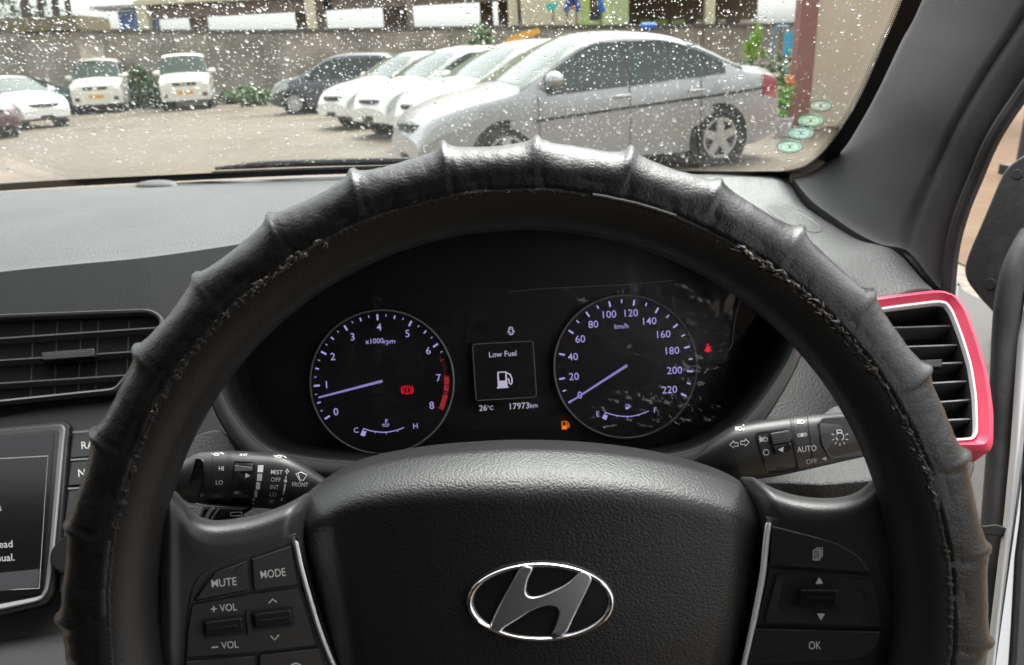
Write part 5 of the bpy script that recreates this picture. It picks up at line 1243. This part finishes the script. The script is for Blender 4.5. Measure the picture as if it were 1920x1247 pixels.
# beige building corner with maroon column on the right
cn = thing('beige_wall', 'smooth beige wall with a maroon corner column beside the car park', 'wall', G(1490, 245))
q0 = G(1484, 246); X0, Y0 = q0.x, q0.y
b = MB(); b.box((X0+.14, Y0+.14, 2.2), (.26, .26, 4.4)); b.build('corner_column', mat('maroon_paint', (.25, .105, .09), .6), cn, bevel=.01)
b = MB(); rows = [[Vector((X0+.20, Y0+.2, z)) for z in (0, 4.4)], [Vector((X0+3.2, Y0+.9, z)) for z in (0, 4.4)], [Vector((X0+3.2, Y0+1.2, z)) for z in (0, 4.4)], [Vector((X0+.20, Y0+.5, z)) for z in (0, 4.4)]]
b.grid(rows, cv=True); b.build('wall_face', mat('beige_paint', (.52, .43, .33), .8, var=(1.5, (.56, .47, .37), .4, .6)), cn, smooth=False)
b = MB(); b.box((X0+1.8, Y0+.62, 4.5), (4.2, 1.6, .2)); b.build('roof_edge', M['cream'], cn)
t = thing('flower_pot', 'small potted plant with orange and pink flowers by the maroon column', 'potted plant', G(1466, 255)); q = G(1466, 255)
b = MB(); b.disc_lathe(q, (0, 0, 1), [(.10, 0), (.15, .25), (.16, .25), (.13, .22), (.001, .22)], 18); b.build('pot', pc('white_pot', (.55, .50, .55)), t)
b = MB(); leaf_cloud(b, (q.x, q.y, .48), (.08, .1, .26), 120, .10, random.Random(2)); b.build('foliage', leafM[2], t, smooth=False, recalc=False)
b = MB(); leaf_cloud(b, (q.x+.03, q.y, .80), (.06, .08, .08), 22, .07, random.Random(4)); b.build('flowers', pc('orange_paint', 0), t, smooth=False, recalc=False)
# dark post seen through the open door gap
t = thing('dark_post', 'dark grey post standing beyond the open door', 'post', G(1930, 320)); q = G(1925, 330); b = MB(); b.tube([q, q+Vector((0, 0, 1.2)), q+Vector((0, 0, 2.4))], .11, 16); b.build('shaft', mat('dark_post', (.035, .035, .045), .6), t); b = MB(); b.box(q+Vector((0, 0, .05)), (.34, .34, .1)); b.build('base_plate', M['rubber'], t)

# ================================================================== vehicles
def paint(name, c, metal=0.0): return mat(name, c, .28, metal, coat=.8)
P_ = {'silver': paint('silver_car_paint', (.36, .36, .37), .45), 'white': paint('white_car_paint', (.78, .77, .74)), 'cream': paint('cream_van_paint', (.74, .71, .62)), 'grey': paint('dark_grey_paint', (.075, .078, .095), .2), 'red': paint('red_car_paint', (.10, .035, .035)), 'teal': paint('teal_car_paint', (.03, .10, .11))}
M['carglass'] = mat('tinted_glass', (.026, .040, .036), .06); M['carlit'] = mat('clear_car_glass', (.045, .065, .055), .08)
M['tyre'] = mat('tyre', (.014, .014, .015), .75); M['alloy'] = mat('alloy', (.50, .50, .50), .35, .7); M['lamp'] = mat('lamp_glass', (.45, .47, .47), .08, coat=1); M['tail'] = mat('tail_lamp', (.28, .01, .025), .15, coat=1)
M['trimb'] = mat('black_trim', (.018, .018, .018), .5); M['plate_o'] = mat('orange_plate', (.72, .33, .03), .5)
def vehicle(name, label, cat, spec, pt, loc, heading, group=None, plate=None, lit=False):
    t = thing(name, label, cat, (0, 0, 0), group)
    L_, W, zb, belt, tum = spec['L'], spec['W']/2, spec['zb'], spec['belt'], spec['tum']; top = spec['top']; hl = L_/2; rtop = spec.get('rt', .10); ex = spec.get('end', .16)
    def T(x): return stab(top, x)
    def plan(x):
        e = (hl-abs(x)); c = spec.get('cor', .42)
        k = 1-ex*(max(0, 1-e/c))**2.2
        return k*(1-.03*(x/hl)**2)
    def zbt(x): return zb+.10*max(0, 1-(hl-abs(x))/.35)
    def side(z): return (.955+.045*math.sin(math.pi*min(1, max(0, (z-zb+.1)/(belt-zb+.25)))))*(1-tum*max(0, z-belt))
    def prm(x):
        tp, z0 = T(x), zbt(x); rt = min(rtop, .45*(tp-z0)); yk = W*plan(x)*side(tp-rt); return tp, z0, rt, yk, min(.20, yk*.35)
    def S_(x, s, sg=1, off=0.0):
        tp, z0, rt, yk, ry = prm(x)
        if s <= .6: z = z0+(tp-rt-z0)*(s/.6); y = W*plan(x)*side(z)
        elif s <= .85: a = (s-.6)/.25*math.pi/2; z = tp-rt+rt*math.sin(a); y = yk-ry*(1-math.cos(a))
        else: q = (s-.85)/.15; y = (yk-ry)*(1-q); z = tp+.035*(1-(1-q)**2)
        return Vector((x, sg*y, z))
    def Y_(x, z):
        tp, z0, rt, yk, ry = prm(x)
        if z <= tp-rt: return W*plan(x)*side(z)
        a = math.asin(min(1, (z-tp+rt)/rt)); return yk-ry*(1-math.cos(a))
    xs = sorted(set([round(-hl+L_*(.5-.5*math.cos(math.pi*i/46)), 4) for i in range(47)]+[round(p[0], 4) for p in top]))
    ss = [0, .08, .16, .24, .32, .40, .47, .53, .57, .6, .65, .7, .75, .8, .85, .9, .95, 1.0]
    b = MB(); rows = []
    for x in xs: rows.append([S_(x, s, 1) for s in ss]+[S_(x, s, -1) for s in reversed(ss[:-1])])
    b.loft(rows); body = b.build('body', pt, t, angle=40)
    gl = M['carlit'] if lit else M['carglass']
    # side windows
    for xa, xb in spec['win']:
        for sg in (1, -1):
            b = MB(); rows = []; n = 14
            for i in range(n+1):
                x = lerp(xa, xb, i/n); zt = min(T(x)-.075, spec['wtop']); zl = spec['sill'](x)
                if zt < zl+.01: zt = zl+.01
                rows.append([Vector((x, sg*(Y_(x, lerp(zl, zt, j/6))+.006), lerp(zl, zt, j/6))) for j in range(7)])
            b.grid(rows); b.build('side_window', gl, t)
    wn_ = sorted(spec['win'])
    for (a0, a1), (b0, b1) in zip(wn_, wn_[1:]):        # black door pillars between the panes
        for sg in (1, -1):
            b = MB(); rows = []
            for x in (a1-.01, b0+.01):
                zt = min(T(x)-.07, spec['wtop']+.005); zl = spec['sill'](x)-.004; rows.append([Vector((x, sg*(Y_(x, lerp(zl, zt, j/6))+.0045), lerp(zl, zt, j/6))) for j in range(7)])
            b.grid(rows); b.build('window_pillar', M['trimb'], t)
    for nm, (xa, xb) in (('windscreen', spec['ws']), ('rear_window', spec['rw'])):
        b = MB(); rows = []
        for i in range(11):
            x = lerp(xa, xb, i/10); r = []
            for sg, sq in ((1, (.66, .74, .82, .88, .94, 1.0)), (-1, (.94, .88, .82, .74, .66))):
                for s in sq:
                    p = S_(x, s, sg); n2 = Vector((T(x-.02)-T(x+.02), 0, .04)).normalized(); r.append(p+n2*.008+Vector((0, sg*.004, 0)))
            rows.append(r)
        b.grid(rows); b.build(nm, M['carlit'], t)
    R_, xf, xr = spec['R'], spec['xf'], spec['xr']
    for x in (xf, xr):
        for sg in (1, -1):
            y = W*plan(x)*side(R_+.1)
            b = MB(); b.disc_lathe((x, sg*(y-.20), R_), (0, sg, 0), [(R_+.07, 0), (R_+.07, .206), (R_-.02, .207), (.001, .207)], 36); b.build('wheel_arch', M['black'], t)
            b = MB(); b.disc_lathe((x, sg*(y-.16), R_), (0, sg, 0), [(R_-.05, 0), (R_, .02), (R_, .15), (R_-.02, .178), (R_*.70, .182), (R_*.68, .16), (.001, .16)], 36); wl_ = b.build('wheel', M['tyre'], t)
            b = MB(); b.disc_lathe((x, sg*(y-.16), R_), (0, sg, 0), [(R_*.72, .17), (R_*.71, .188), (R_*.64, .186), (R_*.62, .165)], 32, caps=False)
            for k in range(spec.get('spk', 5)):
                a = 2*math.pi*k/spec.get('spk', 5)+.3; d1 = Vector((math.cos(a), 0, math.sin(a))); w1 = Vector((-math.sin(a), 0, math.cos(a))); c = Vector((x, sg*(y+.017), R_))
                b.loft([[c+d1*.02+w1*q*.05+Vector((0, sg*hh, 0)) for q, hh in ((-1, -.02), (-1, .004), (1, .004), (1, -.02))], [c+d1*R_*.66+w1*q*.045+Vector((0, sg*hh, 0)) for q, hh in ((-1, -.02), (-1, .006), (1, .006), (1, -.02))]])
            b.disc_lathe((x, sg*(y+.005), R_), (0, sg, 0), [(.06, 0), (.055, .02), (.001, .022)], 14)
            b.build('rim', M['alloy'], wl_)
    # lamps, mirrors, handles, seams
    def patch(nm, m_, xa, xb, sa, sb, off, sgs=(1, -1), taper=0.0):
        for sg in sgs:
            b = MB(); rows = []
            for i in range(9):
                x = lerp(xa, xb, i/8); r = []
                for j in range(7):
                    s = lerp(sa+taper*(i/8), sb-taper*(i/8)*.4, j/6); p = S_(x, s, sg); q = S_(x, min(s+.01, 1), sg)-S_(x, s-.01, sg); e = S_(x+.01, s, sg)-S_(x-.01, s, sg)
                    n_ = e.cross(q)*sg; n_.normalize(); r.append(p+n_*off if n_.y*sg > -.2 else p-n_*off)
                rows.append(r)
            b.grid(rows); b.build(nm, m_, t)
    patch('headlight', M['lamp'], hl-.05, hl-spec.get('hlen', .52), spec.get('hs0', .40), .66, .008, taper=.08)
    patch('tail_light', M['tail'], -hl+.04, -hl+.34, .42, .62, .008)
    for x in spec['seams']:
        for sg in (1, -1):
            b = MB(); z0, z1 = zb+.12, spec['sill'](x)-.0; rows = [[Vector((x+q*.006, sg*(Y_(x, lerp(z0, z1, j/8))+.002), lerp(z0, z1, j/8))) for q in (-1, 1)] for j in range(9)]; b.grid(rows); b.build('door_seam', M['trimb'], t)
    if 'crease' in spec:        # black strip painting in the shadow line under the door crease
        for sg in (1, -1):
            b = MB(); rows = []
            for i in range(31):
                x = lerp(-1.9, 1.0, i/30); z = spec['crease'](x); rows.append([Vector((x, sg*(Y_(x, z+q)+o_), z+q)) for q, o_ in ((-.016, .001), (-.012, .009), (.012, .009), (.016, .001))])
            b.grid(rows); b.build('crease_shadow_strip', M['trimb'], t, angle=60)
    for x in spec['handles']:
        for sg in (1, -1): z = belt-.11; b = MB(); b.box((x, sg*(Y_(x, z)+.02), z), (.20, .035, .03)); b.build('door_handle', pt, t, bevel=.01)
    mx_ = spec['mir']
    for sg in (1, -1):
        z = belt+.05; b = MB(); c = Vector((mx_, sg*(Y_(mx_, z)+.12), z+.05)); rows = []
        for k in range(9): a = math.pi*k/8; rows.append([c+Vector((-.10*math.cos(a)*.9, .13*math.sin(a)*math.cos(f), .085*math.sin(a)*math.sin(f))) for f in (2*math.pi*j/14 for j in range(14))])
        b.loft(rows); b.box((mx_+.02, sg*(Y_(mx_, z)+.02), z-.01), (.07, .10, .04)); b.build('wing_mirror', pt, t)
    # nose: grille, intake, plate
    for nm, m_, y0, z0, y1, z1, xo in spec['nose']:
        b = MB(); rows = []
        for i in range(13):
            y = lerp(-y1, y1, i/12) if y0 == 0 else lerp(y0, y1, i/12); xo_ = hl-spec.get('bow', .10)*(abs(y)/W)**2.5
            rows.append([Vector((xo_-.06, y, z0)), Vector((xo_+xo, y, z0+.01)), Vector((xo_+xo, y, z1-.01)), Vector((xo_-.06, y, z1))])
        b.loft(rows); b.build(nm, m_, t)
        if y0 != 0:
            b2 = MB(); b2.v = [Vector((p.x, -p.y, p.z)) for p in b.v]; b2.f = b.f; b2.m = b.m; b2.build(nm, m_, t)
    t.location = loc; t.rotation_euler = (0, 0, heading); return t
sedan = dict(L=4.44, W=1.70, zb=.20, belt=.96, tum=.42, R=.315, xf=1.32, xr=-1.28, rt=.10, end=.20, cor=.7, hlen=.62, hs0=.42,
    top=[(-2.22, .78), (-2.16, .96), (-1.95, 1.05), (-1.62, 1.09), (-1.15, 1.30), (-.75, 1.44), (-.25, 1.495), (.15, 1.48), (.42, 1.40), (.85, 1.17), (1.18, 1.01), (1.6, .93), (1.95, .82), (2.12, .70), (2.22, .52)],
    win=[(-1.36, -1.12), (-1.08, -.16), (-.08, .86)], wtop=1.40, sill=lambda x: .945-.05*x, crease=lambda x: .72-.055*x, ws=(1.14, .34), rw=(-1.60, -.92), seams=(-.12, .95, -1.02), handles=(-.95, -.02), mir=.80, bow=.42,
    nose=[('grille', M['trimb'], 0, .60, .46, .70, .01), ('intake', M['trimb'], 0, .26, .42, .38, .012), ('fog_light', M['trimb'], .52, .36, .66, .46, .03)])
hatch = dict(L=3.95, W=1.70, zb=.20, belt=.95, tum=.38, R=.30, xf=1.22, xr=-1.25, rt=.11, end=.18, cor=.6, hlen=.66, hs0=.40,
    top=[(-1.97, .85), (-1.93, 1.05), (-1.75, 1.25), (-1.5, 1.40), (-1.0, 1.49), (-.3, 1.52), (.1, 1.49), (.45, 1.36), (.85, 1.15), (1.12, 1.02), (1.5, .93), (1.78, .82), (1.9, .68), (1.97, .52)],
    win=[(-1.45, -1.10), (-1.02, -.22), (-.14, .82)], wtop=1.42, sill=lambda x: .95-.04*x, ws=(1.10, .30), rw=(-1.93, -1.6), seams=(-.18, .90), handles=(-.9, -.08), mir=.78, bow=.36,
    nose=[('grille', M['trimb'], 0, .62, .40, .70, .01), ('intake', M['trimb'], 0, .27, .46, .42, .012), ('fog_light', M['trimb'], .54, .34, .68, .46, .03)])
estate = dict(hatch, L=4.2, W=1.72, top=[(-2.10, .9), (-2.06, 1.1), (-1.9, 1.36), (-1.6, 1.56), (-1.0, 1.62), (-.3, 1.63), (.1, 1.58), (.45, 1.42), (.85, 1.2), (1.15, 1.07), (1.55, 1.0), (1.85, .92), (2.02, .74), (2.10, .52)], wtop=1.50, R=.32, xf=1.3, xr=-1.32, spk=8)
van = dict(L=4.0, W=1.70, zb=.30, belt=1.16, tum=.20, R=.34, xf=1.25, xr=-1.25, rt=.08, end=.07, cor=.30, hlen=.30, hs0=.52, spk=6,
    top=[(-2.0, 1.0), (-1.98, 1.70), (-1.9, 1.82), (-1.0, 1.86), (.2, 1.86), (.42, 1.80), (.62, 1.55), (.92, 1.16), (1.2, 1.12), (1.7, 1.06), (1.92, .98), (2.0, .86)],
    win=[(-1.8, -1.1), (-1.0, -.3), (-.2, .6)], wtop=1.72, sill=lambda x: 1.16, ws=(.88, .44), rw=(-1.99, -1.93), seams=(-.25, .7), handles=(-.8, 0), mir=.72, bow=.10,
    nose=[('grille', M['trimb'], 0, .80, .42, .93, .014), ('grille_bar', M['chrome'], .0, .82, .07, .95, .022), ('bumper', P_['cream'], 0, .32, .80, .74, .05), ('headlight', M['lamp'], .46, .79, .74, .95, .012), ('fog_light', M['trimb'], .55, .44, .74, .58, .062), ('number_plate', M['plate_o'], 0, .53, .24, .66, .066), ('lower_intake', M['trimb'], 0, .26, .78, .335, .02)])
def put(spec, rear_px, front_px=None): pass
PI = math.pi
def head_from(xr, xf, rear, front):
    d = (front-rear).normalized(); h = math.atan2(d.y, d.x); mid = rear-d*xr; return (mid.x, mid.y, 0), h
# silver saloon side-on at the right
Wd = .80
def place(spec, rear, front):   # from the contact points of the two near-side wheels
    d = (front-rear); d.z = 0; d.normalize(); left = Vector((-d.y, d.x, 0)); mid = (rear+front)/2-d*(spec['xf']+spec['xr'])/2
    near = left*(spec['W']/2-.08); near = near if near.y < 0 else -near
    p = mid-near; return (p.x, p.y, 0), math.atan2(d.y, d.x)
loc, hd = place(sedan, G(1364, 306), Vector((-.15, 7.86, 0)))
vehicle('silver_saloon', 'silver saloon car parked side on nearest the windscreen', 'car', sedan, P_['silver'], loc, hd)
def nose_at(spec, px, py, heading):
    p = G(px, py); return (p.x-math.cos(heading)*spec['L']/2, p.y-math.sin(heading)*spec['L']/2, 0), heading
H = hd
loc, h = nose_at(hatch, 772, 284, H+.17); vehicle('white_hatchback', 'white hatchback parked directly behind the silver saloon', 'car', hatch, P_['white'], loc, h, 'white cars parked in a row', lit=True)
loc, h = nose_at(hatch, 694, 260, H+.28); vehicle('white_hatchback', 'white hatchback in the middle of the row of white cars', 'car', hatch, P_['white'], loc, h, 'white cars parked in a row', lit=True)
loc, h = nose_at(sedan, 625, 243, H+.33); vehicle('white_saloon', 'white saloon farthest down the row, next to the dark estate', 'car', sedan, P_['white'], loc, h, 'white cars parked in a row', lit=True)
p = G(608, 212); vehicle('dark_estate', 'dark grey estate car parked side on by the wall', 'car', estate, P_['grey'], (p.x+.5, p.y+.9, 0), PI-.10)
for px, py, hh, lab in ((190, 213, -70, 'white van with yellow plate next to the left cars'), (355, 206, -72, 'white van with yellow plate right of the green bush')):
    loc, h = nose_at(van, px, py, math.radians(hh)); vehicle('white_van', lab, 'van', van, P_['cream'], loc, h, 'white vans backed against the wall').scale = (1.1, 1.1, 1.1)
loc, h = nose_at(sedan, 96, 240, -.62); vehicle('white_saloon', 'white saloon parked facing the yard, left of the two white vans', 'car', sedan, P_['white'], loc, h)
loc, h = nose_at(hatch, -6, 262, -.50); vehicle('red_hatchback', 'dark red car partly cut off by the picture edge', 'car', hatch, P_['red'], loc, h)
loc, h = nose_at(hatch, 122, 216, -.75); vehicle('teal_hatchback', 'dark teal car hidden behind the white saloon near the vans', 'car', hatch, P_['teal'], loc, h)
